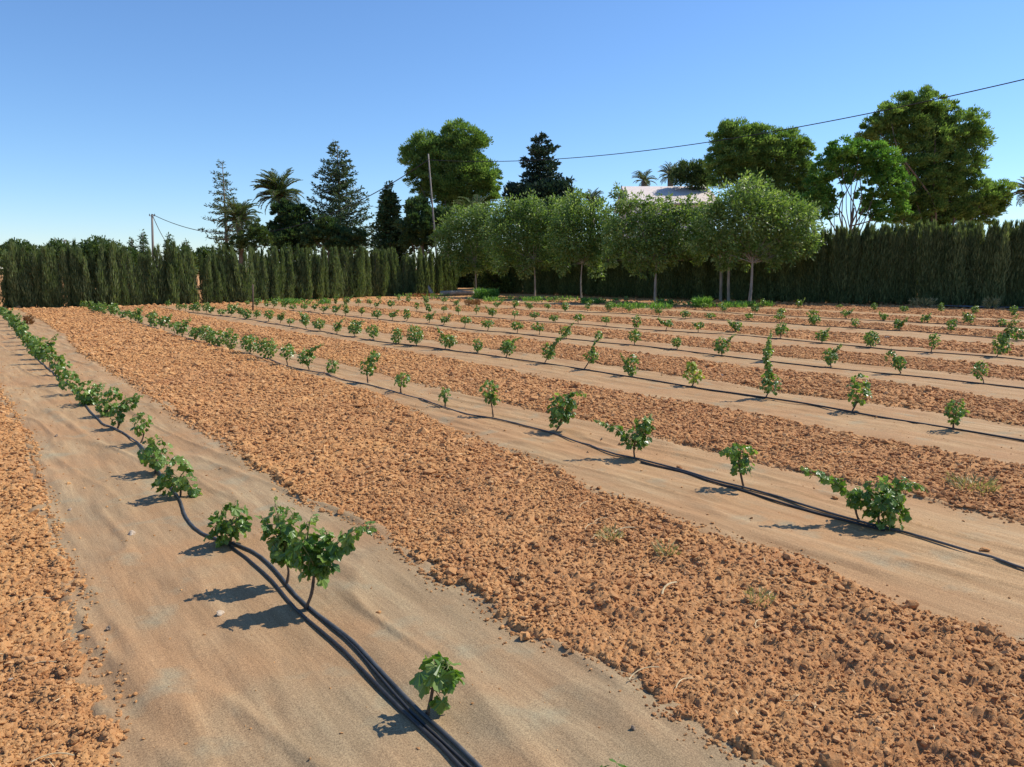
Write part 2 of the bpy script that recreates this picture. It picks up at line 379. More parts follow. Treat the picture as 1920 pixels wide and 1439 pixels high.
def build_clods():
    rng = np.random.default_rng(5)
    mb = MB()
    for r0, r1, size, dens, sub in ((1.5, 3.3, .0044, 13500, 0), (3.3, 5.5, .0057, 8500, 0), (5.5, 9, .0080, 4300, 0), (9, 16, .0102, 2200, 0), (16, 34, .0145, 560, 0), (34, 46, .03, 60, 0)):
        area = .5 * (r1 * r1 - r0 * r0) * R(84); n = int(area * dens)
        r = np.sqrt(rng.uniform(r0 * r0, r1 * r1, n)); a = rng.uniform(R(-42), R(42), n); x = r * np.sin(a); y = r * np.cos(a)
        z, t = soil_h(x, y, False); s, nn = in_field(x, y)
        patch = fbm(x * 1.6, y * 1.6, 91, 3)
        keep = (t > .25) & (rng.random(n) < np.clip((patch - .15) * 2.4, .45, 1)) & (s < 37)
        keep &= (rng.random(n) < np.clip((38.5 - np.abs(y)) / 6 + .4, 0.2, 1))
        x, y, z = x[keep], y[keep], z[keep]; n = len(x)
        S = size * np.exp(rng.normal(0, .62, n)); S = np.minimum(S, size * 3.6); big = rng.random(n) < .012; S[big] *= rng.uniform(1.3, 2.2, big.sum())
        zz, _ = soil_h(x, y); rocks(mb, np.stack([x, y, zz + S * .18], 1), S, rng, sub, .62)
    o = mb.obj('soil_clods', M_CLOD); tag(o, 'loose red-brown clods of earth on the bare strips', 'soil clods', kind='stuff')
    # crumbs spilled on the edges of the cloth
    mb = MB()
    for k, smax in ((0, 16), (1, 18), (2, 18), (3, 18)):
        n = 2800 if k < 2 else 900; s = rng.uniform(.5, smax, n) if k else .5 + rng.random(n) ** 1.6 * smax; L, Rr = edges(k, s); side = rng.random(n) < .5
        d = rng.exponential(.02, n); nn = np.where(side, L + d, Rr - d)
        x = nn * NX[0] + s * AX[0]; y = nn * NX[1] + s * AX[1]; rr = np.hypot(x, y)
        S = (.0034 + .0007 * rr) * np.exp(rng.normal(0, .4, n)); S = np.minimum(S, .03)
        rocks(mb, np.stack([x, y, surf(x, y) + S * .3], 1), S, rng, 0)
    o = mb.obj('spilled_crumbs', M_CLOD); tag(o, 'small earth crumbs spilled along the mat edges', 'soil crumbs', kind='stuff')
build_clods()
def mat_debris():
    rng = np.random.default_rng(15); mb = MB()
    for k, n, smax in ((0, 420, 14), (1, 420, 16), (2, 200, 16)):
        s = .8 + rng.random(n) ** 1.3 * smax; L, Rr = edges(k, s); nn = L + (Rr - L) * rng.random(n); x = nn * NX[0] + s * AX[0]; y = nn * NX[1] + s * AX[1]; rr = np.hypot(x, y)
        S = (.0016 + .00055 * rr) * np.exp(rng.normal(0, .5, n)); rocks(mb, np.stack([x, y, surf(x, y) + S * .3], 1), np.minimum(S, .012), rng, 0, .6)
    tag(mb.obj('mat_debris', M_CLOD), 'scattered specks of earth and grit lying on the mats', 'debris', kind='stuff')
mat_debris()

# ------------------------------------------------------------------ vines
def leaf_template(k, rng):
    a = np.linspace(-152, 152, k) * np.pi / 180
    lob = .86 + .15 * np.cos(a * 5 * .98)
    lob = lob + .08 * np.cos(a) + .045 * np.where(np.arange(k) % 2, 1, -1)
    x = np.sin(a) * lob * .5; y = np.cos(a) * lob * .5 + .22
    V = np.stack([np.concatenate([[0], x]), np.concatenate([[.02], y]), np.zeros(k + 1)], 1)
    T = np.array([(0, i + 2, i + 1) for i in range(k - 1)])
    return V, T
_lr = np.random.default_rng(77)
LT = {'near': leaf_template(31, _lr), 'mid': leaf_template(17, _lr), 'far': leaf_template(9, _lr)}
def add_leaves(mb, C, tip, nrm, size, rng, lod, r):
    V0, T0 = LT[lod]; n = len(C)
    tip = unit(tip); X = unit(np.cross(tip, nrm)); Z = np.cross(X, tip)
    V = np.repeat(V0[None], n, 0).copy()
    cup = rng.uniform(.1, .75, (n, 1)) * rng.choice([1, 1, 1, -.5], (n, 1)); fold = rng.uniform(-.1, .5, (n, 1))
    x = V[:, :, 0]; y = V[:, :, 1]
    V[:, :, 2] = -cup * (x * x + (y - .15) ** 2) + fold * np.abs(x) * .5 + .05 * np.sin(x * 22 + rng.random((n, 1)) * 6) * np.abs(x) * 2 + .04 * np.sin(y * 17 + rng.random((n, 1)) * 6)
    V *= size[:, None, None]
    W = V[:, :, :1] * X[:, None] + V[:, :, 1:2] * tip[:, None] + V[:, :, 2:] * Z[:, None] + C[:, None]
    T = (T0[None] + (np.arange(n) * len(V0))[:, None, None]).reshape(-1, 3)
    mb.add(W.reshape(-1, 3), T, None, np.repeat(r, len(T0)))
def make_vine(bx, by, blobs, arms, label, seed, leaf=.07, yellow=False, stems=1, woody=True, dens=1.0):
    rng = np.random.default_rng(seed); g = ground(bx, by, .01); Y = g[1]; base = np.array([g[0], g[1], float(surf(g[0], g[1])[0]) - .01])
    d = math.hypot(*g); lod = 'near' if d < 5.5 else 'mid' if d < 9 else 'far'; m = d / F * 1.0
    root = empty('young_grapevine', base, label, 'grapevine', 'young grapevines planted in rows')
    st = MB(); sh = MB(); lf = MB(); LC = []; LD = []; LS = []; LR = []
    bl = []
    for b in blobs:
        cx, cy, rx, ry = b[:4]; P = at(cx, cy, Y); bl.append((P + np.array([0, rng.uniform(-.03, .03), 0]), rx * m, min(rx, ry * 1.2) * m, ry * m, b[4] if len(b) > 4 else 1))
    first = bl[0][0] if bl else at(*arms[0][0], Y)
    low = np.array([first[0], first[1], first[2] - (bl[0][3] * .45 if bl else 0)]); low[2] = max(low[2], base[2] + .04)
    h = low[2] - base[2]; rad = .0062 + .006 * min(1, h) + (.0015 if d > 8 else 0)
    for k in range(stems):
        o = np.array([rng.uniform(-.02, .02) * k, 0, 0]); top = low + (o * 2)
        mid = (base + top) / 2 + rng.normal(0, .012, 3) * [1, 1, 0]
        P = smooth_path([base + o - [0, 0, .03], base + o, mid, top], 4); n_ = len(P)
        tube(st, P, np.linspace(rad * 1.25, rad * .85, n_) * (1 + .14 * rng.normal(size=n_)), 7)
    top = low
    def shoot(P, r0=.0035):
        P = smooth_path(P, 5); tube(sh, P, np.linspace(r0, r0 * .45, len(P)), 5); return P
    petiole = []
    for (P, ax_, ay_, az_, dn) in bl:
        ns = 3 if d < 9 else 2
        ends = []
        for q in range(ns):
            v = unit(rng.normal(size=3)); v[2] = abs(v[2]) * .9 + .1; e = P + v * [ax_ * .75, ay_ * .75, az_ * .8]
            midp = (top + e) / 2 + rng.normal(0, .02, 3); ends.append(shoot([top, midp, e]))
        n = int(dn * dens * max(9, 6.5 * (ax_ * az_ + ay_ * az_ + ax_ * ay_) / (leaf * leaf)))
        n = min(n, 320)
        v = unit(rng.normal(size=(n, 3))); rr = rng.uniform(.35, 1.02, n) ** .6
        C = P + v * rr[:, None] * [ax_, ay_, az_]
        LC.append(C); out = v * [1, 1, .5]
        tip = out * .55 + [0, 0, -.75] + rng.normal(0, .38, (n, 3)); nr = out * .7 + [0, 0, .75] + rng.normal(0, .42, (n, 3))
        LD.append((tip, nr)); LS.append(leaf * rng.uniform(.55, 1.12, n)); 
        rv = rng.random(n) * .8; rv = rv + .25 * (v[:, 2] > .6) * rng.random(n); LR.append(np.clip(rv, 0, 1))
        if d < 9:
            for i in range(0, n, 2):
                pts = ends[i % ns]; q = pts[np.argmin(np.linalg.norm(pts - C[i], axis=1))]; petiole.append((q, C[i]))
    for arm in arms:
        pts = [top if bl else top] + [at(p[0], p[1], Y - (.0 if len(p) < 3 else p[2])) + np.array([0, rng.uniform(-.02, .02), 0]) for p in arm]
        P = shoot(pts, .0042); L = np.concatenate([[0], np.cumsum(np.linalg.norm(np.diff(P, axis=0), axis=1))])
        n = max(6, int(dens * L[-1] / (leaf * .13))); tt = np.linspace(.12, 1, n) * L[-1]
        C0 = np.stack([np.interp(tt, L, P[:, i]) for i in range(3)], 1); v = rng.normal(size=(n, 3)); v[:, 2] *= .7; v = unit(v)
        size = leaf * np.interp(tt / L[-1], [0, .65, 1], [1.02, .85, .42]) * rng.uniform(.75, 1.1, n)
        C = C0 + v * size[:, None] * .55
        LC.append(C); LD.append((v * .7 + [0, 0, -.6] + rng.normal(0, .35, (n, 3)), v * .5 + [0, 0, .8] + rng.normal(0, .4, (n, 3)))); LS.append(size)
        LR.append(np.clip(rng.random(n) * .6 + .4 * (tt / L[-1]) ** 2, 0, 1))
        for i in range(n): petiole.append((C0[i], C[i]))
    C = np.concatenate(LC); tip = np.concatenate([a for a, b in LD]); nr = np.concatenate([b for a, b in LD]); S = np.concatenate(LS); Rv = np.concatenate(LR)
    C[:, 2] = np.maximum(C[:, 2], base[2] + .03)
    add_leaves(lf, C, tip, nr, S, rng, lod, Rv)
    if d < 9:
        for a, b in petiole: tube(sh, [a, (a + b) / 2 + [0, 0, .006], b], .0012, 3, cap=False)
    st.obj('stem', M_VBARK, root, True, base)
    sh.obj('shoots', M_SHOOT, root, True, base)
    lf.obj('foliage', M_VINEY if yellow else M_VINE, root, False, base)
    return root

ORD = 'zeroth first second third fourth fifth sixth seventh eighth ninth tenth eleventh twelfth thirteenth fourteenth fifteenth sixteenth seventeenth eighteenth nineteenth'.split()
TENS = {2: 'twenty', 3: 'thirty', 4: 'forty'}
def ordinal(n):
    if n < 20: return ORD[n]
    t, u = divmod(n, 10); return {2: 'twentieth', 3: 'thirtieth', 4: 'fortieth'}[t] if u == 0 else TENS[t] + '-' + ORD[u]
# each: base x, base y, leafy masses (cx, cy, rx, ry), arms
ROW1 = [
 ((800, 1340), [(816, 1256, 38, 24, 1.6), (842, 1258, 14, 20), (828, 1306, 13, 10, .4)], [], 'small grapevine nearest the bottom edge with one low hanging leaf', .088),
 ((572, 1140), [(588, 1058, 32, 36), (568, 1022, 28, 34)], [[(600, 1070), (625, 1030), (655, 1000), (705, 985)], [(575, 1030), (580, 985), (585, 968)], [(590, 1060), (612, 1015), (606, 990)]], 'wide grapevine with long shoot reaching right over a forked dark shadow', .078),
 ((536, 1097), [(534, 1025, 26, 34)], [[(530, 1030), (520, 975), (515, 940)], [(535, 1020), (550, 970), (540, 950)], [(525, 1020), (505, 985), (490, 968)]], 'upright grapevine tangled behind the wide one, its shoots pointing up', .072),
 ((430, 1020), [(434, 968, 32, 34), (412, 994, 22, 20), (448, 985, 20, 22)], [], 'dense egg-shaped grapevine right beside the bend of the pipe', .066),
 ((338, 930), [(338, 880, 27, 32), (315, 905, 20, 18)], [[(350, 900), (362, 925), (366, 938)]], 'bushy grapevine where the pipe curves down, dry twig at its foot', .064),
 ((290, 887), [(294, 846, 25, 30), (280, 860, 14, 14)], [], 'rounded grapevine behind the bushy one at the pipe curve', .062),
 ((264, 833), [(266, 792, 18, 18)], [], 'small round grapevine on a bare dark stem in leftmost row', .058),
 ((220, 803), [(222, 778, 12, 16), (240, 755, 14, 13)], [[(225, 770), (242, 750), (268, 742)]], 'forked grapevine with a leafy arm reaching right, leftmost row', .06),
 ((190, 780), [(203, 757, 18, 22), (210, 738, 14, 12)], [], None, .06),
 ((152, 758), [(168, 735, 22, 20), (160, 748, 14, 12)], [[(175, 725), (196, 720)]], None, .06),
 ((141, 740), [(133, 714, 16, 20)], [], None, .06)]
for x, y in [(121, 722), (103, 704), (91, 692), (81, 682), (72, 673), (64, 665), (57, 656), (50, 648), (44, 641), (38, 634), (33, 627), (28, 620), (23, 613), (18, 607), (13, 601), (8, 596), (3, 591), (-3, 587)]:
    ROW1.append(((x, y), None, [], None, .07))
ROW2 = [
 ((1650, 988), [(1656, 925, 36, 30), (1660, 962, 32, 26), (1632, 940, 22, 26)], [[(1670, 920), (1700, 908), (1738, 916)]], 'largest grapevine of the second row, its foliage touching the mat', .062),
 ((1613, 978), [(1608, 935, 20, 20)], [[(1600, 930), (1565, 903), (1530, 890), (1502, 874)]], 'grapevine with a long leafy arm trailing left from the largest vine', .06),
 ((1395, 916), [(1385, 848, 33, 18), (1388, 872, 22, 18)], [], 'flat-topped grapevine on a thin bare stem, left of the long-armed one', .06),
 ((1190, 860), [(1190, 820, 26, 24), (1208, 797, 19, 18)], [[(1180, 822), (1150, 803), (1115, 788)], [(1210, 800), (1220, 776)]], 'V-shaped grapevine with an arm to the left, second row', .056),
 ((1042, 808), [(1053, 765, 28, 32), (1046, 786, 18, 12)], [[(1065, 745), (1085, 735), (1098, 742)]], 'tall leafy grapevine leaning right, in middle of second row', .058),
 ((925, 781), [(917, 730, 16, 18), (922, 748, 15, 10)], [], 'grapevine with sparse foliage on a long bare stem, second row', .052),
 ((835, 762), [(833, 740, 11, 16)], [], 'smallest grapevine, a narrow tuft near the middle of second row', .046),
 ((752, 736), [(753, 711, 16, 14)], [], 'small grapevine on two thin stems, second row', .052),
 ((690, 718), [(688, 686, 16, 17), (701, 668, 12, 12)], [], 'grapevine leaning right on a bare stem, second row', .052),
 ((625, 702), [(624, 686, 12, 14)], [], None, .052), ((580, 693), [(574, 668, 16, 15)], [[(585, 655), (605, 646)]], None, .055),
 ((540, 685), [(538, 659, 13, 16)], [], None, .055), ((501, 674), [(501, 651, 18, 18)], [], None, .055), ((468, 664), [(467, 643, 17, 16)], [], None, .055),
 ((436, 657), [(433, 634, 13, 19)], [], None, .055), ((409, 650), [(407, 633, 17, 14)], [], None, .055), ((388, 643), [(386, 625, 13, 15)], [], None, .055)]
for x, y in [(365, 638), (342, 631), (328, 626), (307, 621), (293, 614), (280, 610), (269, 608), (258, 606), (245, 602), (230, 598), (215, 595), (206, 593), (198, 591), (191, 589), (184, 587), (177, 585), (167, 582), (157, 580)]:
    ROW2.append(((x, y), None, [], None, .075))
ROW3 = [
 ((1788, 808), [(1794, 768, 16, 23)], [], None, .052), ((1597, 772), [(1611, 730, 20, 30)], [], 'grapevine with egg-shaped crown leaning right on bare stem, third row', .055),
 ((1435, 748), [(1443, 718, 19, 20)], [[(1443, 700), (1441, 670), (1442, 628)], [(1440, 700), (1436, 665), (1440, 640)]], 'very tall narrow grapevine with its shoots growing straight up, third row', .052),
 ((1297, 724), [(1300, 702, 19, 15), (1296, 686, 11, 9)], [], 'yellowing grapevine, the palest in the field, third row', .055),
 ((1185, 706), [(1184, 683, 15, 21)], [[(1175, 680), (1163, 662)]], None, .052), ((1095, 694), [(1109, 667, 15, 13)], [[(1112, 655), (1122, 627)]], None, .052),
 ((1020, 682), [(1029, 658, 14, 16)], [[(1040, 642), (1065, 626)]], None, .052), ((948, 670), [(952, 651, 16, 15)], [[(960, 640), (976, 633)]], None, .052),
 ((895, 662), [(896, 646, 10, 13)], [], None, .052), ((834, 656), [(841, 638, 18, 12)], [[(832, 632), (818, 611)]], None, .055), ((782, 649), [(778, 627, 16, 18)], [], None, .055),
 ((745, 646), [(744, 628, 11, 16)], [], None, .055), ((700, 637), [(700, 620, 12, 12)], [], None, .055), ((665, 631), [(665, 613, 14, 14)], [[(672, 605), (684, 602)]], None, .055),
 ((632, 626), [(632, 613, 8, 10)], [[(636, 606), (648, 596)]], None, .055)]
for x, y in [(601, 621), (575, 616), (543, 613), (525, 607), (503, 603), (480, 598), (464, 600), (450, 595), (433, 593), (413, 592), (396, 589), (388, 588), (371, 587), (362, 586), (348, 584), (334, 582), (310, 577)]:
    ROW3.append(((x, y), None, [], None, .07))
ROW4 = [
 ((1845, 719), [(1840, 694, 11, 15)], [], None, .05), ((1690, 701), [(1683, 680, 12, 12)], [[(1680, 672), (1666, 658), (1662, 676)]], None, .05),
 ((1558, 688), [(1556, 668, 13, 14)], [[(1563, 660), (1579, 645)]], None, .052), ((1440, 679), [(1441, 660, 9, 12)], [[(1441, 645), (1448, 618)]], None, .052),
 ((1354, 667), [(1352, 647, 15, 16)], [[(1362, 640), (1380, 626)]], None, .052), ((1270, 656), [(1269, 641, 9, 10)], [], None, .05), ((1190, 647), [(1190, 629, 12, 12)], [], None, .05),
 ((1123, 639), [(1123, 628, 8, 9)], [], None, .05), ((1062, 636), [(1060, 621, 12, 10)], [[(1068, 612), (1076, 605)]], None, .05)]
for x, y in [(1011, 628), (969, 626), (914, 621), (871, 615), (832, 610), (804, 607), (762, 603), (736, 601), (709, 598), (678, 593), (648, 592), (630, 591), (607, 588), (590, 584), (571, 583), (550, 582), (536, 581), (512, 578), (500, 578), (480, 576), (463, 574)]:
    ROW4.append(((x, y), None, [], None, .07))
ROW5 = [((1868, 670), [(1878, 643, 14, 18)], [[(1880, 635), (1893, 612), (1908, 588)], [(1885, 640), (1900, 610), (1914, 600)]], 'tall grapevine leaning right, at the right edge of the field', .055),
 ((1746, 663), [(1752, 638, 8, 14)], [], None, .05), ((1631, 652), [(1634, 634, 13, 14)], [], None, .05), ((1542, 644), [(1542, 629, 12, 9)], [[(1548, 622), (1556, 614)]], None, .05)]
for x, y in [(1463, 635), (1380, 624), (1309, 624), (1248, 621), (1192, 617), (1137, 611), (1084, 608), (1041, 606), (1003, 600), (964, 599), (923, 596), (893, 590), (860, 591), (832, 587), (804, 588), (781, 584), (735, 579), (706, 580), (693, 575), (672, 574), (651, 573), (630, 571), (610, 571)]:
    ROW5.append(((x, y), None, [], None, .07))
ROW6 = [((x, y), None, [], None, .07) for x, y in [(1905, 640), (1783, 623), (1690, 620), (1607, 617), (1528, 611), (1462, 604), (1403, 601), (1334, 599), (1285, 599), (1235, 593), (1181, 588), (1142, 585), (1102, 584), (1060, 584), (1027, 583), (994, 582), (965, 578), (932, 578), (880, 573), (853, 575), (830, 571), (800, 570), (766, 568), (747, 567), (710, 564)]]
ROW7 = [((x, y), None, [], None, .07) for x, y in [(1880, 613), (1817, 608), (1734, 606), (1658, 601), (1588, 598), (1526, 594), (1465, 592), (1415, 590), (1359, 587), (1320, 580), (1240, 577), (1176, 570), (1109, 573), (1043, 567)]]
ROW8 = [((x, y), None, [], None, .07) for x, y in [(1900, 592), (1830, 589), (1765, 585), (1697, 586), (1640, 583), (1575, 581), (1500, 579), (1430, 577)]]
ROWN = ['leftmost row of vines', 'second row of vines', 'third row of vines', 'fourth row of vines', 'fifth row of vines', 'sixth row of vines', 'seventh row of vines', 'eighth and farthest row']
ROWS = [ROW1, ROW2, ROW3, ROW4, ROW5, ROW6, ROW7, ROW8]
_vr = np.random.default_rng(2024)
for ri, row in enumerate(ROWS):
    for vi, (b, blobs, arms, lab, leaf) in enumerate(row):
        d = math.hypot(*ground(*b)); desc = 'leafy'
        if blobs is None:
            s = F / d; h = _vr.uniform(.26, .46) * (1.12 if ri < 2 else .95 if ri < 5 else .9); w = _vr.uniform(.09, .17); bare = _vr.uniform(.05, .12)
            lean = _vr.normal(0, .05); blobs = [(b[0] + lean * s * .6, b[1] - (h + bare) / 2 * s, w * s, (h - bare) / 2 * s)]; arms = []
            desc = 'broad' if w > .145 else 'narrow' if w < .115 else 'rounded'
            if _vr.random() < .38:
                sg = 1 if _vr.random() < .7 else -1; arms = [[(b[0] + sg * w * s * .8, b[1] - h * .8 * s), (b[0] + sg * w * 1.7 * s, b[1] - (h + .06) * s)]]; desc += ' one-armed'
        else:
            desc = 'leafy two-shooted' if arms else 'compact'
        yellow = bool(lab and 'yellowing' in lab)
        if lab is None: lab = '%s young grapevine, %s from the near end of the %s' % (desc, ordinal(vi + 1), ROWN[ri])
        make_vine(b[0], b[1], blobs, arms, lab, 1000 + ri * 100 + vi, leaf, yellow, 2 if (ri == 1 and vi == 7) else 1, dens=1.0 if d < 12 else 1.25)

# ------------------------------------------------------------------ irrigation pipes
def pipe(pts, rad, mat, label, lift=0.0, sides=8, off=0.0, seed=0, name='irrigation_pipe'):
    P2 = np.array([ground(p[0], p[1], .02) for p in pts]); P2 = smooth_path(np.c_[P2, np.zeros(len(P2))], 8)[:, :2]
    seg = np.concatenate([[0], np.cumsum(np.linalg.norm(np.diff(P2, axis=0), axis=1))]); n = max(8, int(seg[-1] / .12)); t = np.linspace(0, seg[-1], n)
    x = np.interp(t, seg, P2[:, 0]); y = np.interp(t, seg, P2[:, 1])
    w = (fbm(t * .55, t * 0 + seed, 3, 2) - .5) * .07; x = x + NX[0] * (off + w); y = y + NX[1] * (off + w)
    z = surf(x, y); k = np.ones(5) / 5; z = np.maximum(z, np.convolve(np.pad(z, 2, 'edge'), k, 'valid')) + rad * .95 + lift
    mb = MB(); tube(mb, np.stack([x, y, z], 1), rad, sides); o = mb.obj(name, mat, smooth=True)
    tag(o, label, 'irrigation pipe', 'irrigation pipes along the vine rows'); return o
near_line = [(925, 1480), (885, 1439), (830, 1385), (778, 1338), (700, 1255), (640, 1195), (575, 1142), (545, 1112), (525, 1085), (505, 1060), (478, 1036), (440, 1018), (400, 1006), (372, 990), (354, 965), (345, 938), (330, 915), (300, 880), (268, 838), (240, 815), (212, 800), (196, 795), (186, 785), (165, 765), (148, 745), (128, 722), (105, 704), (80, 682), (58, 656), (38, 633), (20, 608), (6, 592)]
pipe(near_line, .0074, M_HOSEG, 'grey-black pipe snaking along the leftmost vine row from the bottom edge', .002, 10)
pipe([(912, 1474), (874, 1443), (820, 1389), (768, 1343), (692, 1262), (631, 1201), (566, 1146), (536, 1112), (512, 1084), (474, 1052), (432, 1020)], .007, M_HOSE, 'black pipe lying left of the grey one at the bottom edge', 0, 10, seed=3)
pipe([(938, 1480), (897, 1439), (839, 1385), (786, 1336), (708, 1254), (647, 1195), (582, 1142), (557, 1117), (538, 1100)], .0055, M_HOSE, 'thin black pipe right of the grey one, ending beside an upright vine', 0, 8, seed=5)
line2 = [(2000, 1092), (1920, 1068), (1800, 1030), (1700, 1000), (1640, 986), (1560, 965), (1480, 942), (1400, 918), (1330, 900), (1270, 881), (1200, 863), (1150, 853), (1090, 833), (1042, 813), (980, 797), (925, 784), (870, 776), (830, 762), (760, 740), (690, 721), (640, 712), (590, 698), (540, 687), (500, 675), (440, 660), (400, 650), (340, 632), (280, 612), (215, 596), (160, 581)]
pipe(line2, .0080, M_HOSEG, 'grey-blue pipe along the second row of vines', .002, 8, 0, 1)
pipe([(1660, 992), (1560, 968), (1480, 946), (1400, 922), (1330, 903), (1270, 884), (1200, 866)], .0075, M_HOSE, 'short black pipe lying against the grey-blue one, second row', 0, 8, -.012, 1)
def row_pipe(row, label, seed, extra=((0, 0),)):
    pts = sorted([v[0] for v in row], key=lambda p: -p[0]); S = np.array([rc(ground(p[0], p[1] + 2)) for p in pts]); o = np.argsort(S[:, 0]); S = S[o]
    s = np.arange(S[0, 0] - 4, S[-1, 0] + .5, .8); n = np.interp(s, S[:, 0], S[:, 1]); n = np.convolve(np.pad(n, 2, 'edge'), np.ones(5) / 5, 'valid') - .05
    P2 = n[:, None] * NX + s[:, None] * AX
    w = (fbm(s * .4, s * 0 + seed, 9, 2) - .5) * .10; P2 = P2 + w[:, None] * NX
    z = surf(P2[:, 0], P2[:, 1]) + .012; mb = MB(); tube(mb, smooth_path(np.c_[P2, z], 4), .011, 6)
    tag(mb.obj('irrigation_pipe', M_HOSE, smooth=True), label, 'irrigation pipe', 'irrigation pipes along the vine rows')
row_pipe(ROW3, 'black pipe along the third row of vines', 11); row_pipe(ROW4, 'black pipe along the fourth row of vines', 12)
row_pipe(ROW5, 'black pipe along the fifth row of vines', 13); row_pipe(ROW6, 'black pipe along the sixth row of vines', 14); row_pipe(ROW7, 'black pipe along the seventh row of vines', 15)

# ------------------------------------------------------------------ hedges of slender cypresses
def cypress_proto(seed, h, w, ncards, spires, lo=.6, tight=1.0):
    rng = np.random.default_rng(seed); lf = MB(); tr = MB()
    tube(tr, [(0, 0, -.05), (rng.normal(0, .03), 0, h * .35), (rng.normal(0, .05), rng.normal(0, .05), h * .85)], [.05, .035, .012], 7)
    ns = spires
    for k in range(ns):
        a = rng.uniform(0, 2 * math.pi); rr = w * .55 * math.sqrt(rng.random()) if k else 0; hh = h * (1 if k == 0 else rng.uniform(lo, 1.0)); ww = w * rng.uniform(.28, .48)
        lx, ly = rng.normal(0, .085, 2) * hh * .6; n = ncards // ns
        tone = rng.random(); t = rng.random(n) ** .85; prof = np.clip(np.minimum(t / .10, 1) ** .5 * (1 - t ** 2.4) ** .9, .0, 1) * ww
        th = rng.uniform(0, 2 * math.pi, n); rad = prof * np.sqrt(rng.uniform(.25, 1, n)) * (1 + .35 * np.sin(t * 9 + th * 2 + k))
        C = np.stack([rr * math.cos(a) + rad * np.cos(th) + lx * t, rr * math.sin(a) + rad * np.sin(th) + ly * t, -.06 + t * (hh + .06)], 1)
        D = np.stack([np.cos(th) * .17, np.sin(th) * .17, np.full(n, 1.0)], 1) + rng.normal(0, .10, (n, 3))
        cards(lf, C, D, rng.uniform(.12, .30, n), rng.uniform(.018, .036, n), rng, np.clip(rng.random(n) * .6 + tone * .45 - .02, 0, 1))
    return tr, lf
def cypress_kind(seed, h, w, n, sp, lo=.6):
    tr, lf = cypress_proto(seed, h, w, n, sp, lo); return tr.mesh('trunk', M_BARK, True), lf.mesh('foliage', M_CYP, False)
CL = [cypress_kind(300 + i, 2.45, .42, 6200, 8) for i in range(6)]
CR = [cypress_kind(350 + i, 3.3, .60, 11000, 13, .84) for i in range(6)]
def put_cypress(x, y, kind, rng, label, group, sc):
    root = empty('hedge_cypress', (x, y, 0), label, 'cypress', group, rng.uniform(0, 6.28)); root.scale = (sc * rng.uniform(.9, 1.2), sc * rng.uniform(.9, 1.2), sc)
    root.rotation_euler = (rng.normal(0, .025), rng.normal(0, .025), rng.uniform(0, 6.28))
    for nm, me in (('trunk', kind[0]), ('foliage', kind[1])):
        o = bpy.data.objects.new(nm, me); COL.objects.link(o); o.parent = root
hr = np.random.default_rng(9)
A = np.array([-23.5, 26.5]); LP = [(-120, 584), (0, 579), (200, 576), (470, 568), (640, 560), (800, 552.5), (856, 550)]
def along(pts, step, jit):
    P = np.array([ground(*p) for p in pts]); L = np.concatenate([[0], np.cumsum(np.linalg.norm(np.diff(P, axis=0), axis=1))]); out = []; t = 0
    while t < L[-1]:
        out.append((np.interp(t, L, P[:, 0]) + hr.normal(0, jit), np.interp(t, L, P[:, 1]) + hr.normal(0, jit))); t += step * hr.uniform(.85, 1.15)
    return out
def pxof(x, y, z=0): 
    c, s_ = math.cos(PITCH), math.sin(PITCH); dz = z - HC; dep = y * c - dz * s_; return CX + F * x / dep, CY - F * (dz * c + y * s_) / dep
lp = along(LP, .40, .10)
for i, (x, y) in enumerate(lp):
    w = 'pale lean cypress' if i % 3 == 0 else 'full green cypress' if i % 3 == 1 else 'ragged cypress'
    lab = 'slender %s of the left hedge, %s counting from its left end' % (w.split(' ', 1)[1] if False else w, ordinal(i + 1)) if i < 49 else 'slender %s of the left hedge, %s before its right end' % (w, ordinal(len(lp) - i))
    put_cypress(x, y, CL[int(hr.integers(6))], hr, lab, 'cypresses of the left hedge', hr.uniform(.84, 1.08))
RP = [(905, 549), (1000, 552), (1100, 556), (1230, 561), (1400, 566), (1570, 571), (1750, 575), (1920, 579), (2080, 584)]
rp = along(RP, .40, .08)
for i, (x, y) in enumerate(rp):
    w = ['dark tall', 'dark leaning', 'dark bushy'][i % 3]
    lab = '%s cypress of the right hedge, %s counting from its far end' % (w, ordinal(i + 1)) if i < 49 else '%s cypress of the right hedge, %s from its near end' % (w, ordinal(len(rp) - i))
    px_, _ = pxof(x, y); sc = np.interp(px_, [900, 1400, 1550, 1750, 2000], [.88, .95, .96, 1.0, .98]) * hr.uniform(.97, 1.05)
    put_cypress(x, y, CR[int(hr.integers(6))], hr, lab, 'cypresses of the right hedge', sc)

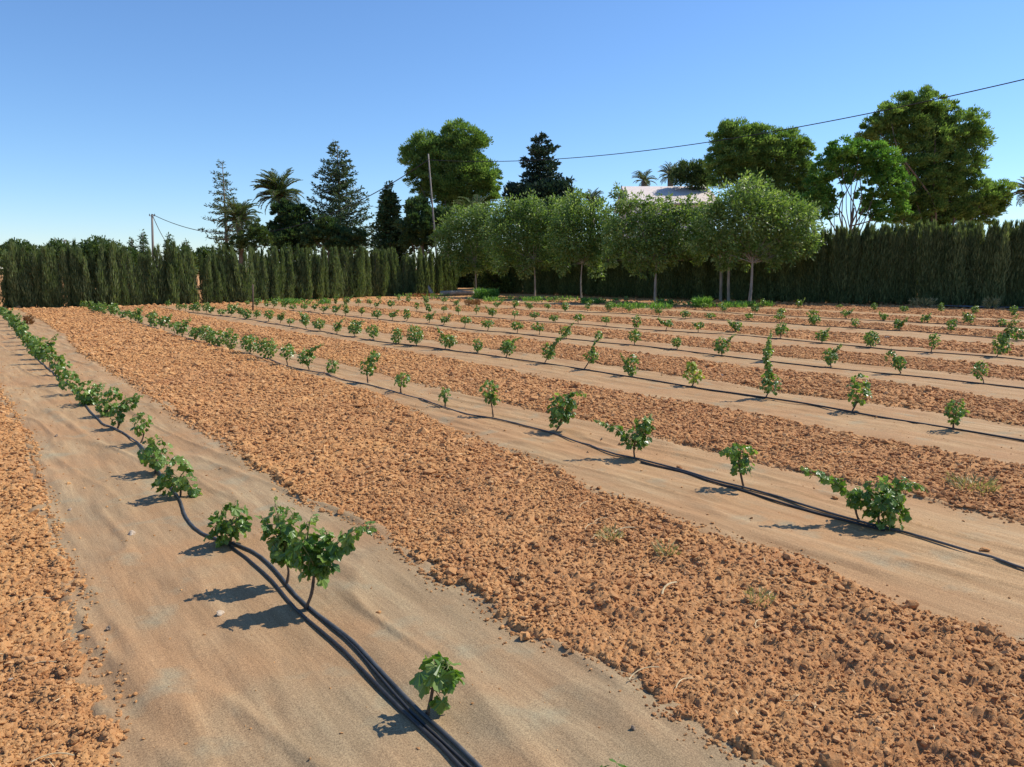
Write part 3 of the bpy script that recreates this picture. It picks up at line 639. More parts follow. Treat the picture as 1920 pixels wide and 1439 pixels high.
# ------------------------------------------------------------------ trees
def limb(mb, a, b, r0, r1, rng, bend=.05, sides=6):
    a = np.asarray(a, float); b = np.asarray(b, float); L = np.linalg.norm(b - a); m1 = a + (b - a) * .35 + rng.normal(0, bend * L, 3) * [1, 1, .4]; m2 = a + (b - a) * .7 + rng.normal(0, bend * L, 3) * [1, 1, .4]
    P = smooth_path([a, m1, m2, b], 5); tube(mb, P, np.linspace(r0, r1, len(P)), sides)
def lobed_tree(name, label, cat, bx, Y, lobes, mat, bark, seed, trunk_r=.25, card=(.22, .09), per=900, sub=.32, up=.5, trunk_top=None, group=None, hang=0., basex=None, fill=.35, shell=.85, clump=14, dens_=3.0, low_=.45, puff=0., rmax=1.05):
    """lobes are (x, y, radius) masses of the crown as measured, given real size at distance Y"""
    rng = np.random.default_rng(seed); m = Y / F
    gx = at(bx, Y0, Y)[0]; base = np.array([gx, Y, 0.0]); root = empty(name, base, label, cat, group)
    lf = MB(); tr = MB(); Ls = []
    for (x, y, r) in lobes:
        P = at(x, y, Y); rad = r * m; P = P + [0, rng.uniform(-.5, .5) * rad * .9, 0]; Ls.append((P, rad))
    cen = np.mean([p for p, r in Ls], 0); zt = trunk_top if trunk_top is not None else cen[2]
    lean_ = .2 if low_ > .8 else .6; top = np.array([base[0] * (1 - lean_) + cen[0] * lean_, cen[1] * .6 + base[1] * .4, zt]); mid = base * .6 + top * .4; mid[0] += rng.normal(0, .15 * lean_)
    P = smooth_path([base - [0, 0, .2], base, mid, top], 6); tube(tr, P, np.linspace(trunk_r, trunk_r * .45, len(P)) * (1 + .06 * rng.normal(size=len(P))), 9)
    for (Pc, rad) in Ls:
        q = P[int(len(P) * rng.uniform(low_, .99)) - 1]; limb(tr, q, Pc, trunk_r * .28, trunk_r * .07, rng)
        n = int(dens_ * per * (rad / 1.2) ** 2) + 60; nc = max(6, int(n / clump))
        v = unit(rng.normal(size=(nc, 3))); rr = np.where(rng.random(nc) < fill, rng.uniform(.2, .85, nc), rng.uniform(shell, rmax, nc)); cc = Pc + v * (rr * rad)[:, None] * [1, 1, .86]
        for i in range(0, nc, 7): limb(tr, Pc, cc[i], trunk_r * .09, trunk_r * .03, rng, sides=4)
        k = np.repeat(np.arange(nc), clump); sr = sub * rad * rng.uniform(.5, 1.2, nc)
        u = rng.normal(size=(len(k), 3))
        if puff: u = unit(u) * (rng.random((len(k), 1)) ** .45) * 2.3; u[:, 2] = np.where(u[:, 2] < -.6, -u[:, 2] * .5, u[:, 2])
        C = cc[k] + u * sr[k][:, None] * .42
        D = u * .6 + v[k] * .8 + [0, 0, up - hang] + rng.normal(0, .25, (len(k), 3))
        tone = np.clip(rng.random(len(k)) * .5 + rng.random(nc)[k] * .55, 0, 1)
        cards(lf, C, D, rng.uniform(.6, 1.3, len(k)) * card[0], rng.uniform(.7, 1.3, len(k)) * card[1], rng, tone)
    lf.obj('crown', mat, root, False, base); tr.obj('trunk', bark, root, True, base); return root
def conifer(name, label, bx, topy, Y, halfw_px, mat, seed, tiers=22, per_tier=7, droop=-.15, upc=.25, low=.12, power=1.0, card=(.3, .10), dens=46, gap=0., irr=.15, group=None):
    rng = np.random.default_rng(seed); m = Y / F; base = np.array([at(bx, Y0, Y)[0], Y, 0]); H = at(bx, topy, Y)[2]; W = halfw_px * m
    root = empty(name, base, label, 'conifer', group); lf = MB(); tr = MB()
    tube(tr, [base - [0, 0, .2], base + [0, 0, H * .4], base + [rng.normal(0, .05), 0, H * .98]], [.012 * H + .08, .008 * H + .05, .02], 8)
    for t in np.linspace(low, .985, tiers):
        L0 = W * (1 - t) ** power + .06 * W; off = rng.uniform(0, 6.28)
        for k in range(per_tier if t < .9 else 4):
            if rng.random() < gap: continue
            a = off + k * 6.283 / per_tier + rng.normal(0, .18); L = L0 * rng.uniform(1 - irr * 1.8, 1 + irr); z0 = H * t + rng.normal(0, .1)
            u = np.linspace(0, 1, 7); dx = np.cos(a); dy = np.sin(a)
            P = base + np.stack([dx * L * u, dy * L * u, z0 + L * (droop * u + upc * u * u)], 1)
            tube(tr, P, np.linspace(.045, .012, 7) * (L / W + .3), 4, cap=False)
            n = max(6, int(dens * L)); s = rng.uniform(.12, 1.02, n); C = np.stack([np.interp(s, u, P[:, i]) for i in range(3)], 1)
            side = rng.normal(size=(n, 3)); side[:, 2] *= .55; C = C + side * (.06 + .10 * (1 - s[:, None])) * (.5 + .5 * L / max(W, .1))
            D = np.stack([np.full(n, dx), np.full(n, dy), np.full(n, .35)], 1) * .6 + side * .8
            cards(lf, C, D, rng.uniform(.6, 1.3, n) * card[0], rng.uniform(.7, 1.2, n) * card[1], rng)
    lf.obj('crown', mat, root, False, base); tr.obj('trunk', M_BARK, root, True, base); return root
def palm(label, bx, cy, Y, r_px, seed, nfr=46, trunk_r=.22, group='date palms behind the hedges', dead=8):
    rng = np.random.default_rng(seed); m = Y / F; base = np.array([at(bx, Y0, Y)[0], Y, 0]); H = at(bx, cy, Y)[2]; Rr = r_px * m
    root = empty('palm_tree', base, label, 'palm', group); lf = MB(); tr = MB()
    tube(tr, [base - [0, 0, .2], base + [.05, 0, H * .5], base + [0, 0, H]], [trunk_r * 1.2, trunk_r, trunk_r * 1.25], 9)
    for k in range(nfr):
        a = rng.uniform(0, 6.283); el = np.interp(k / nfr, [0, .35, .8, 1], [1.35, .8, .1, -.55]) + rng.normal(0, .1); L = Rr * rng.uniform(.9, 1.12) * (1.1 if el > .5 else 1)
        u = np.linspace(0, 1, 9); ang = el - u * u * rng.uniform(.75, 1.2); st = L / 8; hx = np.concatenate([[0], np.cumsum(np.cos(ang[1:]) * st)]); hz = np.concatenate([[0], np.cumsum(np.sin(ang[1:]) * st)])
        P = base + np.stack([math.cos(a) * hx, math.sin(a) * hx, H + hz], 1); tube(tr, P, np.linspace(.03, .008, 9), 4, cap=False)
        n = 44; s = np.linspace(.1, 1, n); C = np.stack([np.interp(s, u, P[:, i]) for i in range(3)], 1); T_ = unit(np.gradient(C, axis=0)); S = unit(np.cross(T_, [0, 0, 1.]))
        for sg in (-1, 1):
            D = T_ * .75 + S * sg * .85 + [0, 0, .18] + rng.normal(0, .1, (n, 3)); cards(lf, C, D, L * .21 * np.sin(np.pi * (s * .85 + .12)) + .05, .045 * (L / 2.0), rng)
    lf.obj('fronds', M_PALM, root, False, base); tr.obj('trunk', M_BARK, root, True, base); return root

# behind the left hedge
conifer('araucaria_tree', 'thin airy araucaria, leftmost of the tall trees', 428, 300, 66, 58, M_ARAU, 1, tiers=17, per_tier=6, droop=-.05, upc=.15, power=.75, card=(.26, .10), dens=26, gap=.18, irr=.22, low=.18)
conifer('araucaria_tree', 'tall pyramid-shaped araucaria with tiered upturned branches', 640, 268, 62, 82, M_ARAU, 2, tiers=19, per_tier=9, droop=.0, upc=.28, power=.72, card=(.27, .11), dens=44, gap=.06, irr=.12, low=.22)
palm('short palm with a bushy head beside the thin araucaria', 453, 412, 58, 42, 3, 70)
palm('tall palm rising above dark trees, left of the big araucaria', 530, 368, 62, 48, 4, 74)
lobed_tree('evergreen_tree', 'dark rounded evergreen directly under the tall palm', 'tree', 545, 60, [(545, 415, 30), (520, 440, 24), (570, 445, 26), (545, 460, 34), (530, 395, 16), (560, 398, 14)], M_DPINE, M_BARK, 5, .2, (.24, .12), 1500, dens_=3.0, clump=80, puff=1., group='dark evergreens behind the left hedge')
lobed_tree('evergreen_tree', 'dark rounded evergreen below the big araucaria', 'tree', 615, 58, [(610, 435, 26), (590, 450, 20), (640, 455, 24), (665, 450, 20), (600, 415, 12)], M_DPINE, M_BARK, 6, .2, (.24, .12), 1500, dens_=3.0, clump=80, puff=1., group='dark evergreens behind the left hedge')
conifer('cypress_tree', 'dark pointed conifer between the big araucaria and the pine', 733, 343, 58, 44, M_DPINE, 7, tiers=30, per_tier=9, droop=-.1, upc=.35, power=.75, card=(.26, .12), dens=70, irr=.18, low=.05)
lobed_tree('pine_tree', 'big rounded pine behind the leaning pole', 'pine', 835, 60,
 [(860, 258, 26), (840, 268, 24), (885, 270, 26), (800, 280, 30), (775, 288, 20), (830, 295, 34), (870, 300, 34), (780, 310, 22), (810, 325, 26), (890, 315, 26), (905, 335, 28), (870, 340, 34), (780, 335, 18), (840, 350, 30), (925, 345, 14), (820, 350, 26), (915, 365, 22), (880, 375, 28), (845, 380, 26), (795, 360, 18)],
 M_PINE, M_BARK, 8, .26, (.20, .075), 1500, .42, .6, clump=130, puff=1., dens_=4.2)
lobed_tree('evergreen_tree', 'dark evergreen low behind the leaning pole', 'tree', 790, 56, [(790, 400, 28), (775, 425, 24), (805, 430, 30), (785, 455, 26), (765, 445, 18), (830, 420, 30)], M_DPINE, M_BARK, 9, .25, (.24, .12), 1500, dens_=3.0, clump=80, puff=1., group='dark evergreens behind the left hedge')
conifer('cedar_tree', 'dark blue-green cedar with ragged crown, middle of the view', 1012, 250, 58, 74, M_CEDAR, 10, tiers=17, per_tier=9, droop=-.05, upc=.20, power=.55, card=(.30, .14), dens=64, irr=.28, low=.3, gap=.1)
lobed_tree('evergreen_tree', 'dark mass of foliage under the cedar', 'tree', 1000, 57, [(985, 375, 26), (1020, 370, 28), (1050, 360, 20), (965, 365, 18), (1060, 385, 18), (1000, 395, 30)], M_CEDAR, M_BARK, 11, .25, (.26, .13), 1500)
palm('palm half hidden behind the fruit trees, right of the big pine', 895, 405, 52, 44, 12, 34)
palm('low palm between the cedar and the pale roof', 1108, 378, 58, 24, 13, 34); palm('palm above the left end of the pale roof', 1204, 340, 66, 24, 14, 30); palm('palm above the middle of the pale roof', 1252, 330, 68, 24, 15, 40)
lobed_tree('olive_tree', 'small grey-green tree behind the right end of the roof', 'tree', 1290, 62, [(1285, 322, 18), (1310, 318, 16), (1270, 335, 12), (1305, 340, 18), (1325, 335, 14)], M_BUSH, M_BARK, 16, .15, (.2, .09), 1600)
lobed_tree('pine_tree', 'broad olive-green pine behind the pale roof', 'pine', 1400, 58,
 [(1360, 255, 24), (1390, 258, 26), (1345, 285, 22), (1385, 290, 34), (1420, 262, 24), (1430, 290, 34), (1470, 270, 26), (1500, 278, 22), (1470, 300, 30), (1345, 315, 22), (1380, 320, 26), (1430, 325, 28), (1495, 305, 22), (1450, 335, 28), (1490, 340, 26), (1410, 350, 26), (1510, 365, 24), (1460, 375, 26), (1350, 342, 20), (1522, 340, 20), (1530, 375, 20), (1440, 400, 28), (1500, 400, 26), (1400, 380, 26), (1420, 310, 26)],
 M_PINE, M_BARK, 17, .26, (.20, .075), 1500, .42, .6, clump=130, puff=1., dens_=4.2)
lobed_tree('broadleaf_tree', 'fresh green leafy tree with forked trunk and sky gaps, left of the biggest pine', 'tree', 1580, 46,
 [(1580, 285, 24), (1615, 285, 22), (1555, 300, 20), (1650, 295, 24), (1600, 310, 26), (1640, 320, 26), (1670, 315, 22), (1545, 325, 22), (1685, 335, 18), (1655, 350, 24), (1690, 365, 16), (1540, 355, 20), (1525, 380, 22), (1670, 385, 20), (1640, 395, 18), (1545, 400, 16), (1695, 395, 14), (1590, 335, 16), (1565, 375, 14), (1625, 370, 18), (1650, 410, 16), (1530, 345, 16), (1630, 285, 14), (1610, 268, 10)],
 M_OAK, M_BARK, 18, .16, (.17, .09), 1500, .36, .1, trunk_top=5.2, clump=60, puff=1., dens_=3.6)
lobed_tree('pine_tree', 'biggest pine, towering beside the overhead cable at right', 'pine', 1745, 52,
 [(1720, 195, 26), (1690, 205, 24), (1750, 200, 24), (1665, 225, 24), (1640, 240, 22), (1710, 230, 34), (1750, 235, 30), (1815, 235, 28), (1820, 265, 26), (1625, 255, 18), (1680, 260, 34), (1735, 275, 38), (1790, 270, 30), (1770, 300, 34), (1825, 305, 22), (1720, 310, 36), (1790, 330, 34), (1750, 345, 36), (1820, 345, 26), (1780, 370, 34), (1840, 370, 26), (1870, 360, 22), (1885, 372, 18), (1820, 395, 28), (1855, 392, 22), (1740, 385, 34), (1715, 360, 28), (1790, 400, 26), (1765, 410, 20), (1720, 405, 28), (1695, 375, 24), (1690, 412, 22), (1850, 405, 18), (1770, 425, 22), (1820, 418, 20), (1735, 425, 20), (1765, 245, 24), (1785, 210, 16)],
 M_PINE, M_BARK, 19, .32, (.18, .07), 1500, .42, .6, clump=130, puff=1., dens_=4.2)
palm('palm cut off by the right edge of the photo', 1917, 362, 52, 34, 20, 40, .12)
lobed_tree('shrub', 'tan and green shrub between the short palm and the dark evergreens', 'shrub', 480, 57, [(478, 430, 16), (492, 450, 18), (470, 455, 18), (440, 462, 16), (462, 440, 12)], M_BUSH, M_BARK, 48, .08, (.2, .08), 1700, dens_=2.5, clump=60, puff=1.)
# low growth seen over the left hedge
_bush = [(30, 468, 26, 'dark bush over the far left of the hedge'), (105, 470, 26, 'ragged bush behind the hedge, near the small far pole'), (182, 470, 34, 'round treetop showing over the left hedge'), (240, 478, 20, 'low bush right of the round treetop'), (345, 475, 18, 'dark low bush right of the wooden utility pole'), (385, 478, 20, 'low shrub left of the thin araucaria')]
for i, (x, y, r, lb) in enumerate(_bush): lobed_tree('shrub', lb, 'shrub', x, 42 + 3 * (i % 3), [(x, y, r * .7), (x - r * .7, y + 8, r * .6), (x + r * .7, y + 6, r * .6), (x, y + 25, r)], M_BUSH, M_BARK, 40 + i, .08, (.16, .08), 1900, group='shrubs behind the left hedge')
for i, (x, ty, w, lb) in enumerate([(252, 447, 7, 'small spiky cypress left of the wooden utility pole'), (272, 435, 9, 'leaning spiky cypress just left of the wooden utility pole'), (320, 443, 15, 'tiny pyramid conifer right of the wooden utility pole'), (352, 452, 8, 'tiny spiky conifer, right of the tiny pyramid one'), (98, 462, 12, 'small conifer poking over the left hedge near the far left')]):
    conifer('small_conifer', lb, x, ty, 46, w, M_DPINE, 60 + i, tiers=14, per_tier=7, droop=-.1, upc=.4, power=.7, card=(.16, .07), dens=110, low=.3, group='small conifers behind the left hedge')

# fruit trees standing in front of the right hedge
def orchard_tree(label, bx, by, lobes, seed, tr=.11, low=(), per=1500):
    low = list(low)
    g = ground(bx, by); Y = g[1]; return lobed_tree('fruit_tree', label, 'fruit tree', bx, Y, [(x, y + 4, r * 1.12) for x, y, r in lobes] + low, M_MUL, M_PALE, seed, tr * .78, (.15, .07), per, .42, -.05, trunk_top=2.3, group='fruit trees in front of the right hedge', fill=.3, shell=.7, clump=16, hang=.2, low_=.9, dens_=2.2, rmax=1.38)
orchard_tree('fruit tree with a thick straight trunk, rightmost of its line', 1408, 572, [(1400, 355, 26), (1360, 375, 28), (1430, 375, 30), (1470, 385, 26), (1340, 405, 28), (1390, 405, 34), (1440, 415, 34), (1490, 410, 28), (1515, 430, 20), (1350, 440, 26), (1400, 445, 28), (1460, 450, 26), (1505, 455, 18), (1320, 430, 18), (1530, 450, 10)], 71, .12, [(1330, 465, 18), (1365, 478, 18), (1405, 480, 18), (1440, 478, 18), (1480, 474, 18), (1520, 465, 14), (1335, 395, 16), (1505, 395, 16), (1305, 462, 15), (1360, 492, 13), (1450, 494, 12)])
orchard_tree('fruit tree with a leaning support, second from right in its line', 1230, 568, [(1160, 358, 10), (1175, 378, 18), (1228, 398, 20), (1272, 408, 22), (1168, 404, 24), (1220, 418, 30), (1270, 430, 28), (1160, 435, 22), (1200, 445, 28), (1245, 455, 28), (1285, 455, 20), (1225, 475, 22), (1175, 465, 16), (1306, 415, 14)], 72, .11, [(1150, 465, 16), (1185, 485, 16), (1230, 492, 14), (1265, 482, 16), (1300, 462, 18), (1145, 425, 14), (1318, 440, 14), (1298, 384, 14), (1250, 382, 14), (1205, 378, 13), (1275, 392, 16), (1325, 400, 14), (1312, 482, 13), (1142, 487, 14), (1200, 505, 12), (1335, 452, 14)])
orchard_tree('fruit tree with a thin whitish trunk, third from right in its line', 1091, 561, [(1080, 385, 22), (1110, 395, 24), (1060, 405, 26), (1100, 420, 30), (1130, 430, 22), (1065, 440, 26), (1105, 455, 24), (1130, 465, 14), (1075, 470, 18)], 73, .08, [(1045, 470, 18), (1105, 482, 16), (1135, 448, 18), (1140, 410, 14), (1128, 385, 10), (1050, 425, 18), (1118, 503, 14), (1050, 500, 13), (1150, 412, 14), (1085, 368, 12)])
orchard_tree('fruit tree with thin bare trunk below a wide crown, fourth from right', 1003, 558, [(975, 395, 22), (1005, 395, 24), (945, 405, 20), (1030, 410, 22), (970, 425, 30), (1010, 430, 28), (940, 440, 24), (1035, 445, 20), (980, 460, 26), (1010, 470, 18)], 74, .09, [(945, 470, 18), (970, 488, 16), (1020, 488, 16), (1040, 470, 16), (1045, 385, 14), (1000, 378, 12), (985, 505, 14), (938, 502, 13), (930, 420, 16), (1045, 495, 12), (955, 385, 13)])
orchard_tree('leftmost fruit tree, its crown touching the leaning pole', 893, 554, [(900, 395, 16), (870, 410, 20), (905, 415, 24), (845, 425, 20), (880, 440, 28), (915, 445, 26), (840, 450, 18), (870, 470, 20), (910, 475, 22), (825, 440, 10)], 75, .08, [(925, 490, 18), (855, 475, 14), (890, 500, 14), (920, 440, 18), (835, 470, 12), (865, 505, 13), (925, 395, 13), (858, 395, 12)])
orchard_tree('low drooping sapling whose foliage hangs nearly to the ground', 1068, 549, [(1065, 480, 20), (1078, 505, 16), (1050, 500, 14), (1070, 525, 13), (1085, 535, 8)], 76, .05, per=2300)
lobed_tree('evergreen_tree', 'dark low tree seen through the gap where the two hedges meet', 'tree', 880, 62, [(880, 500, 26), (860, 520, 22), (900, 515, 24), (870, 535, 18), (845, 495, 22), (915, 495, 22), (895, 470, 22)], M_DPINE, M_BARK, 78, .12, (.24, .12), 1600)
lobed_tree('shrub', 'dark shrub at the corner where the two hedges meet', 'shrub', 935, 47, [(935, 510, 20), (915, 525, 14), (950, 530, 16), (930, 540, 12), (905, 500, 12)], M_BUSH, M_BARK, 77, .06, (.15, .07), 1900)
# pale slanting trunks behind the hedge gap
rng = np.random.default_rng(4)
for i, (x, lb) in enumerate(((1351, 'bare pale trunk left of its neighbour behind the rightmost fruit tree'), (1366, 'bare pale trunk leaning right behind the rightmost fruit tree'))):
    g = ground(x, 566 if i else 565); Y = g[1] - .9; b = at(x, 566, Y); b[2] = 0; mb = MB(); t = at(x + (6 if i else -3), 445, Y)
    tube(mb, smooth_path([b - [0, 0, .1], b, (b + t) / 2 + [.06 - .12 * i, 0, 0], t], 5), np.linspace(.09, .05, 16), 8); root = empty('bare_tree', b, lb, 'tree', 'bare pale trunks by the right hedge')
    mb.obj('trunk', M_PALE, root, True, b); m2 = MB()
    for k in range(5): limb(m2, t, t + np.array([rng.normal(0, .4), rng.normal(0, .3), rng.uniform(.3, .9)]), .03, .01, rng)
    m2.obj('branches', M_PALE, root, True, b)

# ------------------------------------------------------------------ poles and cables
def pole(label, bx, topx, topy, Y, r, seed, arm=True, base_off=0.):
    T = at(topx, topy, Y); B = np.array([at(bx, Y0, Y)[0], Y, -.3]); root = empty('utility_pole', (B[0], B[1], 0), label, 'utility pole', 'utility poles'); L = (B[0], B[1], 0)
    mb = MB(); tube(mb, [B, (B + T) / 2, T], [r, r * .85, r * .65], 10); mb.obj('pole', M_POLE, root, True, L)
    if arm:
        mb = MB(); tube(mb, [T + [-.28, 0, -.15], T + [.28, 0, -.15]], .03, 6); mb.obj('crossarm', M_POLE, root, True, L)
        for sx in (-.24, .24): mb = MB(); tube(mb, [T + [sx, 0, -.12], T + [sx, 0, -.03], T + [sx, 0, .04]], [.03, .045, .02], 7); mb.obj('insulator', M_WIN, root, True, L)
    return T
P1 = pole('thin grey pole leaning left in front of the big pine', 824, 803, 289, 47, .065, 1, False)
P2 = pole('wooden utility pole standing above the left hedge', 286, 285, 402, 70, .13, 2)
P3 = pole('small far utility pole over the left end of the hedge', 121, 121, 450, 95, .14, 3)
P4 = pole('smallest far pole, just left of another far pole', 103, 103, 449, 120, .12, 4)
PR = np.array([23.0, 16.0, 8.7]); mbp = MB(); tube(mbp, [(23, 16, -.3), (23, 16, 4.5), (23, 16, 8.85)], [.13, .11, .09], 10)
tag(mbp.obj('utility_pole', M_POLE, smooth=True, loc=(23, 16, 0)), 'pole beyond the right edge holding the overhead cable', 'utility pole', 'utility poles')
def cable(A_, B_, sag, r, label):
    t = np.linspace(0, 1, 60)[:, None]; P = A_ * (1 - t) + B_ * t - np.array([0, 0, 1.]) * sag * 4 * t * (1 - t); mb = MB(); tube(mb, P, r, 5)
    tag(mb.obj('overhead_cable', M_WIRE, smooth=True), label, 'cable', 'overhead cables')
cable(P1 + [0, 0, -.35], PR, 1.6, .018, 'overhead cable from the leaning pole to the upper right corner')
cable(P2, P1 + [0, 0, -.35], 3.0, .03, 'overhead cable sagging between the wooden pole and the leaning pole')
cable(P2, np.array([-41, 92, 1.5 + at(200, 470, 92)[2] - 1.5]), .8, .03, 'overhead cable dropping left from the wooden pole into the hedge')
cable(at(175, 456, 97), P3, .2, .03, 'short far cable between the small far pole and the round treetop')
cable(P3 + [0, 0, -.1], at(-40, 462, 100), .8, .03, 'far cable running left from the small far pole')

# ------------------------------------------------------------------ houses
def house(label, x0, x1, ytop, Y, depth, roof_h, wall_top_px):
    a = at(x0, ytop, Y); b = at(x1, ytop + 8, Y); zt = at(x0, wall_top_px, Y)[2]; root = empty('house', (a[0], Y, 0), label, 'house'); L = (a[0], Y, 0)
    X0, X1, Y1, Y2 = a[0] - .2, b[0] + .2, Y - depth * .15, Y + depth
    def box(mb, x0, x1, y0, y1, z0, z1):
        mb.add([(x0, y0, z0), (x1, y0, z0), (x1, y1, z0), (x0, y1, z0), (x0, y0, z1), (x1, y0, z1), (x1, y1, z1), (x0, y1, z1)], None, [(0, 3, 2, 1), (4, 5, 6, 7), (0, 1, 5, 4), (1, 2, 6, 5), (2, 3, 7, 6), (3, 0, 4, 7)])
    mb = MB(); box(mb, X0, X1, Y1, Y2, 0, zt); mb.obj('wall', M_WALL, root, False, L)
    mb = MB(); ym = (Y1 + Y2) / 2; e = .4; zr = a[2]
    mb.add([(X0 - e, Y1 - e, zt + .02), (X1 + e, Y1 - e, zt + .02), (X1 + e, ym, zr), (X0 - e, ym, zr), (X0 - e, Y2 + e, zt + .02), (X1 + e, Y2 + e, zt + .02), (X0 - e, Y1 - e, zt - .1), (X1 + e, Y1 - e, zt - .1), (X0 - e, Y2 + e, zt - .1), (X1 + e, Y2 + e, zt - .1)],
           [(0, 3, 4), (1, 5, 2)], [(0, 1, 2, 3), (3, 2, 5, 4), (6, 7, 1, 0), (8, 4, 5, 9), (6, 0, 4, 8), (7, 9, 5, 1), (6, 8, 9, 7)])
    mb.obj('roof', M_ROOF, root, False, L)
    for k in range(3):
        xx = X0 + (X1 - X0) * (.2 + .3 * k); mb = MB(); box(mb, xx - .45, xx + .45, Y1 - .04, Y1 + .02, zt - 1.9, zt - .7); w = mb.obj('window', M_WIN, root, False, L)
    return root
house('pale-roofed house glimpsed above the fruit trees', 1190, 1330, 342, 60, 7, 1, 384)
house('small white house glimpsed over the right hedge', 1788, 1812, 432, 62, 4, 1, 440)

# ------------------------------------------------------------------ small things on the ground
rng = np.random.default_rng(12)
def stone(px_, py_, size, mat, label, name='stone'):
    g = ground(px_, py_, .02); mb = MB(); z = float(surf(*g)[0]); rocks(mb, np.array([[0, 0, 0.]]), np.array([size]), rng, 1, .8)
    o = mb.obj(name, mat, smooth=False); o.location = (g[0], g[1], z + size * .4); tag(o, label, 'stone', 'stones lying on the mats')
for s in [(247, 1001, .019, M_STONE, 'pale pebble on the near mat left of the egg-shaped vine'), (131, 954, .014, M_STONE, 'small pebble on the near mat close to the left soil strip'),
          (413, 1147, .019, M_STONE, 'pebble beside the tip of the forked shadow'), (204, 1178, .015, M_DSTONE, 'dark chip of stone on the near mat, lower left'),
          (148, 1094, .026, M_CLOD, 'knobbly clod on the left edge of the near mat'), (106, 819, .017, M_DSTONE, 'tiny grey stone high on the near mat'), (1187, 1368, .010, M_DSTONE, 'dark speck of stone right of the lowest vine'),
          (1163, 832, .02, M_CLOD, 'clod on the second mat left of the V-shaped vine'), (1128, 823, .016, M_DSTONE, 'dark pebble on second mat below the tall leaning vine'), (1565, 932, .022, M_CLOD, 'dark clod on the second mat left of the largest vine'), (1846, 1029, .024, M_CLOD, 'clod on the second mat near the right edge'),
          (1273, 877, .03, M_CLOD, 'brown clod beside the second-row pipe'), (1710, 1135, .035, M_CLOD, 'round clod on the edge of the big soil strip'), (1852, 1186, .035, M_CLOD, 'round clod by the right edge of the big soil strip'), (1664, 835, .05, M_CLOD, 'large clod on the edge of the soil strip by the third mat'),
          (1353, 703, .03, M_STONE, 'white stone on soil near the very tall vine'), (1664, 634, .045, M_STONE, 'white stone on the soil beyond the fourth row'), (1556, 1436, .032, M_CLOD, 'large tan clod cut by the bottom edge'), (20, 1275, .013, M_STONE, 'white pebble in the lower left soil'),
          (983, 1192, .03, M_CLOD, 'clod on the right edge of the near mat'), (400, 806, .017, M_DSTONE, 'dark pebble on the near mat close to the big soil strip')]: stone(*s)
# dry straws on the soil
def straw(px_, py_, L, ang, label, r=.0022, wide=False):
    g = ground(px_, py_, .03); d = np.array([math.cos(ang), math.sin(ang)]) * L / 2; t = np.linspace(-1, 1, 6); P2 = g + t[:, None] * d; bendv = np.array([-d[1], d[0]]) * .25
    P2 = P2 + ((1 - t ** 2)[:, None]) * bendv; z = surf(P2[:, 0], P2[:, 1]); z = np.linspace(z[0], z[-1], 6) + .012 + rng.random() * .01 + (1 - t ** 2) * .008
    mb = MB(); P = np.c_[P2, z]; tube(mb, P, r * (2.2 if wide else 1), 5)
    tag(mb.obj('dry_straw', M_STRAW), label, 'straw', 'dry straws lying on the soil')
for s in [(1128, 970, .13, .6, 'longest straw in the tangle on the soil strip'), (1096, 948, .14, 1.0, 'upper left straw of the tangle'), (1108, 990, .12, .8, 'pale straw in the middle of the tangle'), (1170, 995, .16, .4, 'thick straw on the right of the tangle'), (1120, 1008, .11, .9, 'lowest left straw of the tangle'),
          (1255, 1105, .14, .85, 'broad dry stalk piece in the middle of the big soil strip'), (1448, 1118, .12, 1.3, 'curved straw in right part of the big soil strip'), (1423, 1165, .10, 1.0, 'short straw below the curved one'), (1208, 1265, .15, .5, 'twisted straw at the left edge of the big soil strip'), (1283, 1278, .11, .75, 'straw near the bottom of the big soil strip'),
          (65, 1122, .13, .7, 'straw in the left soil strip near the mat'), (65, 1245, .15, .35, 'long straw in the lower left soil strip'), (1585, 853, .2, .4, 'straw on the soil between second and third mats'), (100, 1430, .12, .3, 'pale straw in the bottom left corner')]: straw(*s, wide='broad' in s[4] or 'thick' in s[4])
def litter():
    mb = MB(); n = 900; r = 1.6 + rng.random(n) ** 1.5 * 11; a = rng.uniform(R(-40), R(40), n); x = r * np.sin(a); y = r * np.cos(a); z, t = soil_h(x, y); k = t > .5; x, y, z = x[k], y[k], z[k]; n = len(x)
    th = rng.uniform(0, 6.28, n); cards(mb, np.stack([x, y, z + .006], 1), np.stack([np.cos(th), np.sin(th), rng.uniform(0, .4, n)], 1), rng.uniform(.02, .07, n), rng.uniform(.002, .006, n), rng)
    tag(mb.obj('plant_litter', M_STRAW), 'tiny bits of dry straw strewn on the soil', 'litter', kind='stuff')
litter()
# weeds
def weed(px_, py_, r, n, label, mat=M_BUSH, hgt=.08, name='weed'):
    g = ground(px_, py_, .03); z = float(surf(*g)[0]); q = np.random.default_rng(int(px_ * 7 + py_)); mb = MB()
    a = q.uniform(0, 6.28, n); rr = r * np.sqrt(q.random(n)); C = np.stack([rr * np.cos(a), rr * np.sin(a), q.random(n) * hgt * .6], 1)
    D = np.stack([np.cos(a) * .6, np.sin(a) * .6, np.full(n, .7)], 1) + q.normal(0, .3, (n, 3)); d = math.hypot(*g)
    cards(mb, C, D, q.uniform(.5, 1.2, n) * (.018 + hgt * .32), (.004 + .0009 * d) * q.uniform(.7, 1.3, n), q); o = mb.obj(name, mat); o.location = (g[0], g[1], z); tag(o, label, 'weed', 'weeds')
M_WEED = leafmat('weed_leaf', (.17, .17, .07), (.32, .29, .13), (.52, .44, .24), .3, .6, .3)
